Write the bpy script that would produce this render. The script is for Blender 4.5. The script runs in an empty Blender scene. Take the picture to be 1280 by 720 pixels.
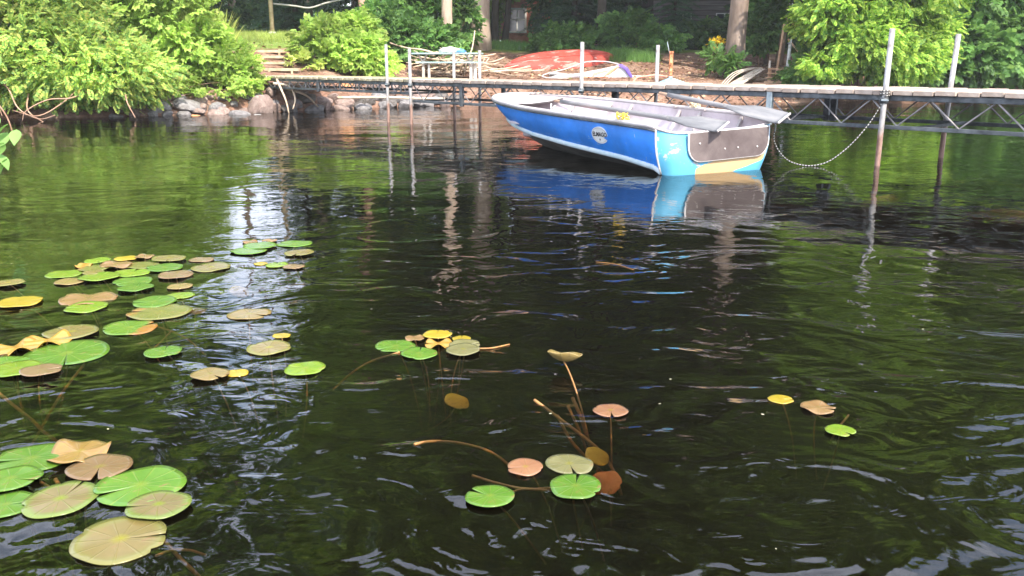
import bpy, bmesh, math, random
import numpy as np
from mathutils import Vector, Matrix
from math import radians as R, sin, cos, pi

SC = bpy.context.scene
COL = SC.collection
rng = np.random.default_rng(7)
random.seed(7)

# ------------------------------------------------------------------ camera, sky, sun, exposure
cam_d = bpy.data.cameras.new('camera')
cam = bpy.data.objects.new('camera', cam_d)
COL.objects.link(cam)
cam.location = (0, 0, 1.0)
TILT = math.atan(280 / 1080)
cam.rotation_euler = (pi / 2 - TILT, 0, 0)
cam_d.sensor_width = 36
cam_d.lens = 36 * 1080 / 1280
cam_d.clip_start = 0.05
cam_d.clip_end = 600
SC.camera = cam

SUN_EL, SUN_AZ = R(46), R(150)          # azimuth: clockwise from +Y, the sun is behind the camera and to the right
sun_dir = Vector((sin(SUN_AZ) * cos(SUN_EL), cos(SUN_AZ) * cos(SUN_EL), sin(SUN_EL)))
world = bpy.data.worlds.new('World')
SC.world = world
world.use_nodes = True
wn = world.node_tree
wn.nodes.clear()
wo = wn.nodes.new('ShaderNodeOutputWorld')
wb = wn.nodes.new('ShaderNodeBackground')
wb.inputs['Strength'].default_value = 0.15
sky = wn.nodes.new('ShaderNodeTexSky')
sky.sky_type = 'NISHITA'
sky.sun_disc = False
sky.sun_elevation = SUN_EL
sky.sun_rotation = SUN_AZ
sky.dust_density = 2.5
sky.air_density = 1.3
# thin bright summer cloud drifting over the whole sky
tcw = wn.nodes.new('ShaderNodeTexCoord')
mpw = wn.nodes.new('ShaderNodeMapping'); mpw.inputs['Scale'].default_value = (1, 1, 2.6)
nzw = wn.nodes.new('ShaderNodeTexNoise'); nzw.inputs['Scale'].default_value = 2.2; nzw.inputs['Detail'].default_value = 7; nzw.inputs['Roughness'].default_value = 0.6
rmw = wn.nodes.new('ShaderNodeValToRGB')
rmw.color_ramp.elements[0].position = 0.36; rmw.color_ramp.elements[0].color = (0.12, 0.12, 0.12, 1)
rmw.color_ramp.elements[1].position = 0.60; rmw.color_ramp.elements[1].color = (0.95, 0.95, 0.95, 1)
mxw = wn.nodes.new('ShaderNodeMix'); mxw.data_type = 'RGBA'; mxw.inputs[7].default_value = (6.9, 7.4, 8.8, 1)
wn.links.new(tcw.outputs['Generated'], mpw.inputs[0]); wn.links.new(mpw.outputs[0], nzw.inputs['Vector'])
wn.links.new(nzw.outputs['Fac'], rmw.inputs[0]); wn.links.new(rmw.outputs[0], mxw.inputs[0])
wn.links.new(sky.outputs[0], mxw.inputs[6])
wn.links.new(mxw.outputs[2], wb.inputs[0])
wn.links.new(wb.outputs[0], wo.inputs[0])

sun_d = bpy.data.lights.new('sun', 'SUN')
sun_d.energy = 3.0
sun_d.angle = R(0.6)
sun_d.color = (1.0, 0.91, 0.78)
sun = bpy.data.objects.new('sun', sun_d)
COL.objects.link(sun)
sun.rotation_euler = sun_dir.to_track_quat('Z', 'Y').to_euler()
sun.location = (10, -20, 30)

SC.view_settings.view_transform = 'Standard'
SC.view_settings.look = 'None'
SC.view_settings.exposure = 1.7
SC.view_settings.gamma = 1.0
SC.render.engine = 'CYCLES'
SC.cycles.max_bounces = 7
SC.cycles.diffuse_bounces = 3
SC.cycles.glossy_bounces = 3
SC.cycles.transmission_bounces = 4
SC.cycles.transparent_max_bounces = 10
SC.cycles.caustics_reflective = False
SC.cycles.caustics_refractive = False
SC.cycles.use_denoising = True

# ------------------------------------------------------------------ object helpers
def tag(o, label=None, cat=None, group=None, kind=None):
    if label: o['label'] = label
    if cat: o['category'] = cat
    if group: o['group'] = group
    if kind: o['kind'] = kind
    return o

def empty(name, loc=(0, 0, 0), rot=(0, 0, 0), **k):
    o = bpy.data.objects.new(name, None)
    o.empty_display_size = 0.1
    COL.objects.link(o)
    o.location = loc
    o.rotation_euler = rot
    return tag(o, **k)

def mesh(name, V, F, mats, smooth=False, mi=None):
    me = bpy.data.meshes.new(name)
    V = np.asarray(V, dtype=np.float32).reshape(-1, 3)
    if isinstance(F, np.ndarray):
        n, k = F.shape
        me.vertices.add(len(V)); me.vertices.foreach_set('co', V.ravel())
        me.loops.add(n * k); me.loops.foreach_set('vertex_index', F.astype(np.int32).ravel())
        me.polygons.add(n)
        me.polygons.foreach_set('loop_start', (np.arange(n) * k).astype(np.int32))
        me.polygons.foreach_set('loop_total', np.full(n, k, dtype=np.int32))
        me.update(calc_edges=True)
    else:
        me.from_pydata([tuple(v) for v in V.tolist()], [], F)
    for m in (mats if isinstance(mats, (list, tuple)) else [mats]):
        me.materials.append(m)
    if mi is not None:
        me.polygons.foreach_set('material_index', np.asarray(mi, dtype=np.int32))
    if smooth:
        me.polygons.foreach_set('use_smooth', np.ones(len(me.polygons), dtype=bool))
    me.validate()
    me.update()
    return me

def put(name, me, parent=None, loc=None, rot=None, scale=None, **k):
    o = bpy.data.objects.new(name, me)
    COL.objects.link(o)
    if parent: o.parent = parent
    if loc is not None: o.location = loc
    if rot is not None: o.rotation_euler = rot
    if scale is not None: o.scale = scale if hasattr(scale, '__len__') else (scale,) * 3
    return tag(o, **k)

class MB:
    """collects shapes into one mesh"""
    def __init__(s):
        s.V = []; s.F = []; s.M = []; s.n = 0
    def add(s, V, F, m=0):
        V = [tuple(v) for v in V]
        s.V += V
        s.F += [tuple(i + s.n for i in f) for f in F]
        s.M += [m] * len(F)
        s.n += len(V)
        return s
    def box(s, c, size, rot=None, m=0, taper=1.0):
        hx, hy, hz = size[0] / 2, size[1] / 2, size[2] / 2
        b = min(hx, hy, hz) * 0.18
        P = []
        # a box with chamfered vertical and horizontal edges (24 verts)
        for sx in (-1, 1):
            for sy in (-1, 1):
                for sz in (-1, 1):
                    P.append((sx * hx, sy * (hy - b), sz * (hz - b)))
                    P.append((sx * (hx - b), sy * hy, sz * (hz - b)))
                    P.append((sx * (hx - b), sy * (hy - b), sz * hz))
        bm = bmesh.new()
        for p in P: bm.verts.new(p)
        bmesh.ops.convex_hull(bm, input=bm.verts)
        bmesh.ops.dissolve_limit(bm, angle_limit=0.02, verts=bm.verts, edges=bm.edges)
        bm.verts.index_update()
        Mx = Matrix.Translation(Vector(c)) @ (rot.to_4x4() if rot is not None else Matrix.Identity(4))
        V = [Mx @ v.co for v in bm.verts]
        F = [[v.index for v in f.verts] for f in bm.faces]
        bm.free()
        return s.add(V, F, m)
    def bar(s, p, q, w, h, m=0, up=(0, 0, 1)):
        p, q = Vector(p), Vector(q)
        x = (q - p); L = x.length; x.normalize()
        z = Vector(up) - x * x.dot(Vector(up))
        if z.length < 1e-4: z = Vector((0, 1, 0)) - x * x.y
        z.normalize(); y = z.cross(x)
        return s.box((p + q) / 2, (L, w, h), Matrix((x, y, z)).transposed(), m)
    def tube(s, pts, rad, seg=8, m=0, cap=True, mfun=None):
        V, F = tube_vf(pts, rad, seg, cap)
        V = [tuple(v) for v in V]
        s.V += V
        for k, f in enumerate(F):
            s.F.append(tuple(i + s.n for i in f))
            s.M.append(mfun(k // seg) if mfun else m)
        s.n += len(V)
        return s
    def mesh(s, name, mats, smooth=False):
        return mesh(name, s.V, s.F, mats, smooth, s.M)
    def build(s, name, mats, parent=None, smooth=False, **k):
        return put(name, s.mesh(name, mats, smooth), parent, **k)

def tube_vf(pts, rad, seg=8, cap=True):
    pts = [Vector(p) for p in pts]
    n = len(pts)
    if not hasattr(rad, '__len__'): rad = [rad] * n
    V, F = [], []
    prev = None
    for i, p in enumerate(pts):
        t = (pts[min(i + 1, n - 1)] - pts[max(i - 1, 0)]).normalized()
        if prev is None:
            a = Vector((0, 0, 1)) if abs(t.z) < 0.9 else Vector((1, 0, 0))
            u = (a - t * a.dot(t)).normalized()
        else:
            u = (prev - t * prev.dot(t)).normalized()
        prev = u
        w = t.cross(u)
        for k in range(seg):
            g = 2 * pi * k / seg
            V.append(p + (u * cos(g) + w * sin(g)) * rad[i])
    for i in range(n - 1):
        for k in range(seg):
            k2 = (k + 1) % seg
            F.append((i * seg + k, i * seg + k2, (i + 1) * seg + k2, (i + 1) * seg + k))
    if cap:
        F.append(tuple(range(seg))[::-1])
        F.append(tuple((n - 1) * seg + k for k in range(seg)))
    return V, F

def bez(p0, p1, p2, n=10):
    p0, p1, p2 = Vector(p0), Vector(p1), Vector(p2)
    return [p0 * (1 - t) ** 2 + p1 * 2 * t * (1 - t) + p2 * t * t for t in [i / (n - 1) for i in range(n)]]

def spline(pts, n=6):
    """Catmull-Rom through points"""
    P = [Vector(p) for p in pts]
    P = [P[0] * 2 - P[1]] + P + [P[-1] * 2 - P[-2]]
    out = []
    for i in range(1, len(P) - 2):
        for k in range(n):
            t = k / n
            out.append(0.5 * ((2 * P[i]) + (P[i + 1] - P[i - 1]) * t + (2 * P[i - 1] - 5 * P[i] + 4 * P[i + 1] - P[i + 2]) * t * t
                              + (-P[i - 1] + 3 * P[i] - 3 * P[i + 1] + P[i + 2]) * t ** 3))
    out.append(P[-2])
    return out

# ------------------------------------------------------------------ materials
def newmat(name):
    m = bpy.data.materials.new(name)
    m.use_nodes = True
    nt = m.node_tree
    b = nt.nodes['Principled BSDF']
    return m, nt, b

def rgba(c): return (c[0], c[1], c[2], 1)

def ramp(nt, stops):
    r = nt.nodes.new('ShaderNodeValToRGB')
    e = r.color_ramp.elements
    e[0].position, e[0].color = stops[0][0], rgba(stops[0][1])
    e[1].position, e[1].color = stops[-1][0], rgba(stops[-1][1])
    for p, c in stops[1:-1]:
        x = e.new(p); x.color = rgba(c)
    return r

def noise(nt, scale, detail=4, rough=0.55, coord='Object', dist=0.0, stretch=None, offset=None):
    tc = nt.nodes.new('ShaderNodeTexCoord')
    n = nt.nodes.new('ShaderNodeTexNoise')
    n.inputs['Scale'].default_value = scale
    n.inputs['Detail'].default_value = detail
    n.inputs['Roughness'].default_value = rough
    n.inputs['Distortion'].default_value = dist
    if stretch or offset:
        mp = nt.nodes.new('ShaderNodeMapping')
        if stretch: mp.inputs['Scale'].default_value = stretch
        if offset: mp.inputs['Location'].default_value = offset
        nt.links.new(tc.outputs[coord], mp.inputs[0])
        nt.links.new(mp.outputs[0], n.inputs['Vector'])
    else:
        nt.links.new(tc.outputs[coord], n.inputs['Vector'])
    return n

def mat(name, stops, scale=4, rough=0.7, spec=0.3, bump=0.0, bscale=None, metal=0.0, stretch=None, coord='Object', detail=5, per_object=0.0):
    """noise-mottled surface: stops = [(pos, colour)...]; per_object shifts value from object to object"""
    m, nt, b = newmat(name)
    n = noise(nt, scale, detail, 0.6, coord, 0.3, stretch)
    r = ramp(nt, stops)
    nt.links.new(n.outputs['Fac'], r.inputs[0])
    out = r.outputs[0]
    if per_object:
        oi = nt.nodes.new('ShaderNodeObjectInfo')
        mr = nt.nodes.new('ShaderNodeMapRange')
        mr.inputs['To Min'].default_value = 1 - per_object
        mr.inputs['To Max'].default_value = 1 + per_object
        nt.links.new(oi.outputs['Random'], mr.inputs['Value'])
        hs = nt.nodes.new('ShaderNodeHueSaturation')
        nt.links.new(mr.outputs[0], hs.inputs['Value'])
        nt.links.new(out, hs.inputs['Color'])
        out = hs.outputs[0]
    nt.links.new(out, b.inputs['Base Color'])
    b.inputs['Roughness'].default_value = rough
    b.inputs['Specular IOR Level'].default_value = spec
    b.inputs['Metallic'].default_value = metal
    if bump:
        n2 = noise(nt, bscale or scale * 3, 6, 0.65, coord, 0, stretch)
        bp = nt.nodes.new('ShaderNodeBump')
        bp.inputs['Strength'].default_value = 1.0
        bp.inputs['Distance'].default_value = bump
        nt.links.new(n2.outputs['Fac'], bp.inputs['Height'])
        nt.links.new(bp.outputs[0], b.inputs['Normal'])
    return m

def leafmat(name, cols, trans=0.44, rough=0.45):
    """leaves: colour differs from leaf to leaf, light shines through"""
    m, nt, b = newmat(name)
    g = nt.nodes.new('ShaderNodeNewGeometry')
    st = [(i / (len(cols) - 1), c) for i, c in enumerate(cols)]
    r = ramp(nt, st)
    nt.links.new(g.outputs['Random Per Island'], r.inputs[0])
    n = noise(nt, 0.9, 3, 0.5)
    hs = nt.nodes.new('ShaderNodeHueSaturation')
    mr = nt.nodes.new('ShaderNodeMapRange')
    mr.inputs['From Min'].default_value = 0.3; mr.inputs['From Max'].default_value = 0.7
    mr.inputs['To Min'].default_value = 0.55; mr.inputs['To Max'].default_value = 1.4  # shaded gaps and lit clumps painted in as broad noise patches
    nt.links.new(n.outputs['Fac'], mr.inputs['Value'])
    nt.links.new(mr.outputs[0], hs.inputs['Value'])
    nt.links.new(r.outputs[0], hs.inputs['Color'])
    nt.links.new(hs.outputs[0], b.inputs['Base Color'])
    b.inputs['Roughness'].default_value = rough
    b.inputs['Specular IOR Level'].default_value = 0.25
    t = nt.nodes.new('ShaderNodeBsdfTranslucent')
    hs2 = nt.nodes.new('ShaderNodeHueSaturation')
    hs2.inputs['Hue'].default_value = 0.49
    hs2.inputs['Value'].default_value = 1.7
    nt.links.new(hs.outputs[0], hs2.inputs['Color'])
    nt.links.new(hs2.outputs[0], t.inputs[0])
    mx = nt.nodes.new('ShaderNodeMixShader')
    mx.inputs[0].default_value = trans
    nt.links.new(b.outputs[0], mx.inputs[1])
    nt.links.new(t.outputs[0], mx.inputs[2])
    nt.links.new(mx.outputs[0], nt.nodes['Material Output'].inputs[0])
    return m

m_bark = mat('bark', [(0.3, (0.10, 0.075, 0.06)), (0.5, (0.22, 0.17, 0.14)), (0.7, (0.32, 0.26, 0.22))], 3, 0.9, 0.1, 0.03, 9, stretch=(1, 1, 0.25))
m_bark_pale = mat('pale_bark', [(0.3, (0.24, 0.18, 0.14)), (0.55, (0.42, 0.33, 0.26)), (0.75, (0.52, 0.44, 0.36))], 4, 0.9, 0.1, 0.02, 10, stretch=(1, 1, 0.3))
m_bark_red = mat('red_bark', [(0.3, (0.25, 0.13, 0.09)), (0.6, (0.42, 0.26, 0.2)), (0.8, (0.5, 0.36, 0.3))], 4, 0.9, 0.1, 0.02, 10, stretch=(1, 1, 0.3))
m_bark_dark = mat('dark_bark', [(0.3, (0.03, 0.025, 0.02)), (0.7, (0.09, 0.075, 0.06))], 4, 0.9, 0.1, 0.02, 10, stretch=(1, 1, 0.3))
m_twig = mat('twig_bark', [(0.3, (0.22, 0.12, 0.08)), (0.7, (0.42, 0.28, 0.2))], 6, 0.8, 0.2)
m_stick = mat('dead_wood', [(0.25, (0.28, 0.2, 0.14)), (0.7, (0.6, 0.48, 0.36))], 8, 0.85, 0.15, per_object=0.25)

L_yellow = leafmat('leaves_sunny_yellow_green', [(0.18, 0.32, 0.05), (0.30, 0.43, 0.08), (0.25, 0.39, 0.08), (0.42, 0.50, 0.14)])
L_blue = leafmat('leaves_cool_green', [(0.09, 0.19, 0.05), (0.22, 0.37, 0.09), (0.30, 0.44, 0.10), (0.43, 0.52, 0.12), (0.36, 0.34, 0.10)])
L_mid = leafmat('leaves_mid_green', [(0.07, 0.16, 0.04), (0.11, 0.23, 0.06), (0.17, 0.30, 0.07)])
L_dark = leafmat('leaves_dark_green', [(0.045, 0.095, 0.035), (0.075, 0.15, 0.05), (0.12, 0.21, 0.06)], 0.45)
L_locust = leafmat('locust_leaves', [(0.08, 0.20, 0.035), (0.19, 0.34, 0.05), (0.30, 0.44, 0.07), (0.40, 0.50, 0.10)])
L_crown = leafmat('tree_crown_leaves', [(0.06, 0.13, 0.025), (0.13, 0.22, 0.04), (0.25, 0.32, 0.06)], 0.5)
L_pine = leafmat('pine_needles', [(0.03, 0.08, 0.04), (0.05, 0.12, 0.055), (0.08, 0.15, 0.065)], 0.3)
L_far = leafmat('far_leaves_haze_tint', [(0.13, 0.23, 0.12), (0.18, 0.29, 0.15), (0.24, 0.35, 0.19)], 0.5)  # distance haze put into the pale, cool leaf colour
L_straw = leafmat('pale_grass', [(0.30, 0.40, 0.08), (0.42, 0.46, 0.14), (0.26, 0.40, 0.07)], 0.4)

# ------------------------------------------------------------------ terrain
SHX = [-60, -30, -20, -14, -11, -10, -8, -6.2, -5, -4, -2, 0, 4, 7, 9, 12, 16, 25, 40, 60]
SHY = [2, 6, 10.5, 15.5, 16.3, 16.5, 17.0, 17.9, 18.9, 19.9, 21.5, 22.0, 22.7, 23.3, 24.2, 25.6, 27.2, 29.5, 32, 33]
def gz(x, y):
    x = np.asarray(x, float); y = np.asarray(y, float)
    d = y - np.interp(x, SHX, SHY)
    c = np.interp(d, [-40, -10, -4, -1, 0, 1.2, 2, 3, 6, 10, 16, 30, 60, 100], [-1.3, -1.15, -0.85, -0.3, -0.03, 0.33, 0.5, 0.62, 0.95, 1.5, 1.75, 2.1, 2.6, 3.0])
    l = np.interp(d, [-40, -10, -4, -1, 0, 0.7, 1.5, 3, 5, 8, 12, 30, 60, 100], [-1.3, -1.15, -0.9, -0.45, -0.1, 0.42, 0.66, 0.95, 1.3, 1.6, 1.8, 2.1, 2.6, 3.0])
    k = np.clip((x + 4.5) / 3.0, 0, 1); k = k * k * (3 - 2 * k)
    z = l * (1 - k) + c * k
    z = z + (np.sin(x * 1.7 + 0.6 * y) * np.sin(y * 1.3 - 0.4 * x)) * 0.035 + np.sin(x * 0.45 + 2) * np.sin(y * 0.38) * 0.08 * np.clip(np.abs(d) / 6, 0, 1)
    z = z + np.sin(x * 5.1 + y * 2.2) * np.sin(y * 4.3 - x * 1.2) * 0.012
    return z
def G(x, y): return float(gz(x, y))

def build_terrain():
    xs = np.concatenate([np.linspace(-60, -14, 40, endpoint=False), np.linspace(-14, 18, 200, endpoint=False), np.linspace(18, 60, 36)])
    ys = np.concatenate([np.linspace(-40, 12, 50, endpoint=False), np.linspace(12, 34, 170, endpoint=False), np.linspace(34, 130, 70)])
    X, Y = np.meshgrid(xs, ys)
    Z = gz(X, Y)
    V = np.stack([X, Y, Z], -1).reshape(-1, 3)
    nx, ny = len(xs), len(ys)
    i = (np.arange(ny - 1)[:, None] * nx + np.arange(nx - 1)[None, :]).ravel()
    F = np.stack([i, i + 1, i + nx + 1, i + nx], 1)
    m, nt, b = newmat('ground')
    n1 = noise(nt, 1.2, 6, 0.6)
    r1 = ramp(nt, [(0.3, (0.14, 0.08, 0.055)), (0.5, (0.25, 0.15, 0.11)), (0.65, (0.34, 0.235, 0.18)), (0.8, (0.42, 0.32, 0.26))])
    nt.links.new(n1.outputs['Fac'], r1.inputs[0])
    n2 = noise(nt, 14, 6, 0.7)
    r2 = ramp(nt, [(0.35, (0.4, 0.4, 0.4)), (0.65, (1.25, 1.2, 1.15))])
    nt.links.new(n2.outputs['Fac'], r2.inputs[0])
    mu = nt.nodes.new('ShaderNodeMix'); mu.data_type = 'RGBA'; mu.blend_type = 'MULTIPLY'; mu.inputs[0].default_value = 0.75
    nt.links.new(r1.outputs[0], mu.inputs[6]); nt.links.new(r2.outputs[0], mu.inputs[7])
    # grass and moss on the higher ground, broken by noise
    tc = nt.nodes.new('ShaderNodeTexCoord'); sp = nt.nodes.new('ShaderNodeSeparateXYZ')
    nt.links.new(tc.outputs['Object'], sp.inputs[0])
    mz = nt.nodes.new('ShaderNodeMapRange'); mz.inputs['From Min'].default_value = 1.25; mz.inputs['From Max'].default_value = 1.6
    nt.links.new(sp.outputs['Z'], mz.inputs['Value'])
    nz = noise(nt, 0.8, 4, 0.6)
    ad = nt.nodes.new('ShaderNodeMath'); ad.operation = 'ADD'; nt.links.new(mz.outputs[0], ad.inputs[0]); nt.links.new(nz.outputs['Fac'], ad.inputs[1])
    st = nt.nodes.new('ShaderNodeMapRange'); st.inputs['From Min'].default_value = 0.75; st.inputs['From Max'].default_value = 1.0
    nt.links.new(ad.outputs[0], st.inputs['Value'])
    n3 = noise(nt, 6, 6, 0.7)
    r3 = ramp(nt, [(0.3, (0.07, 0.12, 0.02)), (0.5, (0.15, 0.22, 0.045)), (0.7, (0.26, 0.30, 0.09))])
    nt.links.new(n3.outputs['Fac'], r3.inputs[0])
    mg = nt.nodes.new('ShaderNodeMix'); mg.data_type = 'RGBA'
    nt.links.new(st.outputs[0], mg.inputs[0]); nt.links.new(mu.outputs[2], mg.inputs[6]); nt.links.new(r3.outputs[0], mg.inputs[7])
    # lake bed mud below the water line
    mw = nt.nodes.new('ShaderNodeMapRange'); mw.inputs['From Min'].default_value = -0.35; mw.inputs['From Max'].default_value = 0.02
    nt.links.new(sp.outputs['Z'], mw.inputs['Value'])
    md = nt.nodes.new('ShaderNodeMix'); md.data_type = 'RGBA'
    md.inputs[6].default_value = (0.07, 0.055, 0.03, 1)
    nt.links.new(mw.outputs[0], md.inputs[0]); nt.links.new(mg.outputs[2], md.inputs[7])
    nt.links.new(md.outputs[2], b.inputs['Base Color'])
    b.inputs['Roughness'].default_value = 0.95
    b.inputs['Specular IOR Level'].default_value = 0.1
    bp = nt.nodes.new('ShaderNodeBump'); bp.inputs['Distance'].default_value = 0.04
    nt.links.new(n2.outputs['Fac'], bp.inputs['Height']); nt.links.new(bp.outputs[0], b.inputs['Normal'])
    put('ground', mesh('ground', V, F, m, True), kind='structure')
build_terrain()

# ------------------------------------------------------------------ water
def build_water():
    m, nt, b = newmat('lake_water')
    nt.nodes.remove(b)
    out = nt.nodes['Material Output']
    gl = nt.nodes.new('ShaderNodeBsdfGlossy'); gl.inputs['Roughness'].default_value = 0.015
    tr = nt.nodes.new('ShaderNodeBsdfTransparent'); tr.inputs[0].default_value = (0.97, 0.97, 0.93, 1)
    mx = nt.nodes.new('ShaderNodeMixShader')
    fr = nt.nodes.new('ShaderNodeFresnel'); fr.inputs['IOR'].default_value = 1.54
    df = nt.nodes.new('ShaderNodeBsdfDiffuse'); df.inputs[0].default_value = (0.050, 0.042, 0.022, 1)   # peat-brown suspended matter
    mt_ = nt.nodes.new('ShaderNodeMixShader'); mt_.inputs[0].default_value = 0.05
    nt.links.new(tr.outputs[0], mt_.inputs[1]); nt.links.new(df.outputs[0], mt_.inputs[2])
    nt.links.new(fr.outputs[0], mx.inputs[0]); nt.links.new(mt_.outputs[0], mx.inputs[1]); nt.links.new(gl.outputs[0], mx.inputs[2])
    nt.links.new(mx.outputs[0], out.inputs['Surface'])
    tc = nt.nodes.new('ShaderNodeTexCoord')
    def nz(scale, detail, amp, stretch, rot=0.0, dist=0.0, rough=0.5):
        mp = nt.nodes.new('ShaderNodeMapping'); mp.inputs['Scale'].default_value = stretch; mp.inputs['Rotation'].default_value = (0, 0, rot)
        nt.links.new(tc.outputs['Object'], mp.inputs[0])
        n = nt.nodes.new('ShaderNodeTexNoise'); n.inputs['Scale'].default_value = scale; n.inputs['Detail'].default_value = detail
        n.inputs['Distortion'].default_value = dist; n.inputs['Roughness'].default_value = rough
        nt.links.new(mp.outputs[0], n.inputs['Vector'])
        mu = nt.nodes.new('ShaderNodeMath'); mu.operation = 'MULTIPLY'; mu.inputs[1].default_value = amp
        nt.links.new(n.outputs['Fac'], mu.inputs[0])
        return mu.outputs[0]
    hs = [nz(*w) for w in WAVES]
    # calm and breezy patches; livelier ripples spread around where the viewer stands in the water
    pn = nt.nodes.new('ShaderNodeTexNoise'); pn.inputs['Scale'].default_value = 0.35; pn.inputs['Detail'].default_value = 2
    nt.links.new(tc.outputs['Object'], pn.inputs['Vector'])
    pm = nt.nodes.new('ShaderNodeMapRange'); pm.inputs['From Min'].default_value = 0.35; pm.inputs['From Max'].default_value = 0.65
    pm.inputs['To Min'].default_value = 0.6; pm.inputs['To Max'].default_value = 1.35
    nt.links.new(pn.outputs['Fac'], pm.inputs['Value'])
    ln = nt.nodes.new('ShaderNodeVectorMath'); ln.operation = 'LENGTH'; nt.links.new(tc.outputs['Object'], ln.inputs[0])
    lm = nt.nodes.new('ShaderNodeMapRange'); lm.interpolation_type = 'SMOOTHSTEP'
    lm.inputs['From Min'].default_value = 1.5; lm.inputs['From Max'].default_value = 6.0
    lm.inputs['To Min'].default_value = 3.0; lm.inputs['To Max'].default_value = 0.5
    nt.links.new(ln.outputs['Value'], lm.inputs['Value'])
    gain = nt.nodes.new('ShaderNodeMath'); gain.operation = 'MULTIPLY'
    nt.links.new(pm.outputs[0], gain.inputs[0]); nt.links.new(lm.outputs[0], gain.inputs[1])
    for k in range(1, len(hs)):
        g_ = nt.nodes.new('ShaderNodeMath'); g_.operation = 'MULTIPLY'
        nt.links.new(hs[k], g_.inputs[0]); nt.links.new(gain.outputs[0], g_.inputs[1]); hs[k] = g_.outputs[0]
    acc = hs[0]
    for h in hs[1:]:
        a = nt.nodes.new('ShaderNodeMath'); a.operation = 'ADD'
        nt.links.new(acc, a.inputs[0]); nt.links.new(h, a.inputs[1]); acc = a.outputs[0]
    bp = nt.nodes.new('ShaderNodeBump'); bp.inputs['Strength'].default_value = 1.0; bp.inputs['Distance'].default_value = 1.0
    nt.links.new(acc, bp.inputs['Height'])
    nt.links.new(bp.outputs[0], gl.inputs['Normal']); nt.links.new(bp.outputs[0], fr.inputs['Normal'])
    va = nt.nodes.new('ShaderNodeVolumeAbsorption')
    va.inputs['Color'].default_value = (0.55, 0.36, 0.05, 1); va.inputs['Density'].default_value = 11.0
    nt.links.new(va.outputs[0], out.inputs['Volume'])
    x0, x1, y0, y1, zb = -59.5, 59.5, -39.5, 36, -2.2
    V = [(x0, y0, zb), (x1, y0, zb), (x1, y1, zb), (x0, y1, zb), (x0, y0, 0), (x1, y0, 0), (x1, y1, 0), (x0, y1, 0)]
    F = [(3, 2, 1, 0), (4, 5, 6, 7), (0, 1, 5, 4), (1, 2, 6, 5), (2, 3, 7, 6), (3, 0, 4, 7)]
    put('water', mesh('water', V, F, m), kind='structure')
# scale, detail, amplitude, stretch, rotation, distortion, roughness
WAVES = [(0.8, 1, 0.019, (0.8, 1.2, 1), 0.3, 0.4, 0.5),
         (2.4, 2, 0.0105, (0.9, 1.1, 1), -0.35, 1.6, 0.45),
         (6.5, 2, 0.0019, (0.9, 1.2, 1), 0.15, 1.4, 0.5)]
build_water()

# ------------------------------------------------------------------ foliage builders
def tmpl_pinnate(pairs=7, ll=0.26, lw=0.10):
    V, F = [], []
    def leaf(bx, ang, l, w, dz=0.0):
        n = len(V); ca, sa = cos(ang), sin(ang)
        for (u, v, z) in ((0, 0, 0), (l * 0.28, w * 0.85, 0.02), (l * 0.75, w * 0.8, 0.0), (l, 0, -0.04), (l * 0.75, -w * 0.8, 0.0), (l * 0.28, -w * 0.85, 0.02)):
            V.append((bx + u * ca - v * sa, u * sa + v * ca, z + dz - 0.12 * bx * bx))
        F.extend([(n, n + 5, n + 4), (n, n + 4, n + 3), (n, n + 3, n + 2), (n, n + 2, n + 1)])
    for i in range(pairs):
        bx = 0.15 + 0.75 * i / (pairs - 1)
        s = 1 - 0.35 * abs(i / (pairs - 1) - 0.4)
        for sg in (-1, 1):
            leaf(bx, sg * 1.15, ll * s, lw * s)
    leaf(0.92, 0, ll, lw)
    return np.array(V), np.array(F)

def tmpl_twig(n=7, seed=1, l=0.5, w=0.2):
    r = np.random.default_rng(seed)
    V, F = [], []
    for i in range(n):
        bx = 0.05 + 0.75 * i / n
        ang = (1 if i % 2 else -1) * (0.5 + r.random() * 0.8) if i < n - 1 else 0
        k = len(V); ca, sa = cos(ang), sin(ang); ll = l * (0.75 + 0.5 * r.random()); tz = (r.random() - 0.6) * 0.5
        for (u, v, z) in ((0, 0, 0), (ll * 0.45, w, 0.05), (ll, 0, -0.06), (ll * 0.45, -w, 0.05)):
            V.append((bx + u * ca - v * sa, u * sa + v * ca, z + tz * u))
        F.append((k, k + 3, k + 2)); F.append((k, k + 2, k + 1))
    return np.array(V), np.array(F)

def tmpl_needles(n=9, seed=3):
    r = np.random.default_rng(seed)
    V, F = [], []
    for i in range(n):
        bx = 0.9 * i / n; ang = (1 if i % 2 else -1) * 0.9
        k = len(V); ca, sa = cos(ang), sin(ang); ll = 0.42 * (1 - 0.4 * i / n)
        for (u, v, z) in ((0, 0.05, 0), (0, -0.05, 0), (ll, 0, -0.10)):
            V.append((bx + u * ca - v * sa, u * sa + v * ca, z))
        F.append((k, k + 1, k + 2))
    return np.array(V), np.array(F)

def tmpl_blade(n=5, seed=4):
    r = np.random.default_rng(seed)
    V, F = [], []
    for i in range(n):
        a = r.random() * 6.28; lean = 0.1 + 0.35 * r.random(); h = 0.6 + 0.4 * r.random(); w = 0.018
        k = len(V); dx, dy = cos(a), sin(a)
        bx, by = (r.random() - .5) * 0.2, (r.random() - .5) * 0.2
        for t, ww in ((0, w), (0.5, w * 0.9), (1, 0.002)):
            x = bx + dx * lean * t * t; y = by + dy * lean * t * t
            V.append((x - dy * ww, y + dx * ww, h * t)); V.append((x + dy * ww, y - dx * ww, h * t))
        F += [(k, k + 1, k + 3), (k, k + 3, k + 2), (k + 2, k + 3, k + 5), (k + 2, k + 5, k + 4)]
    return np.array(V), np.array(F)

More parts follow.
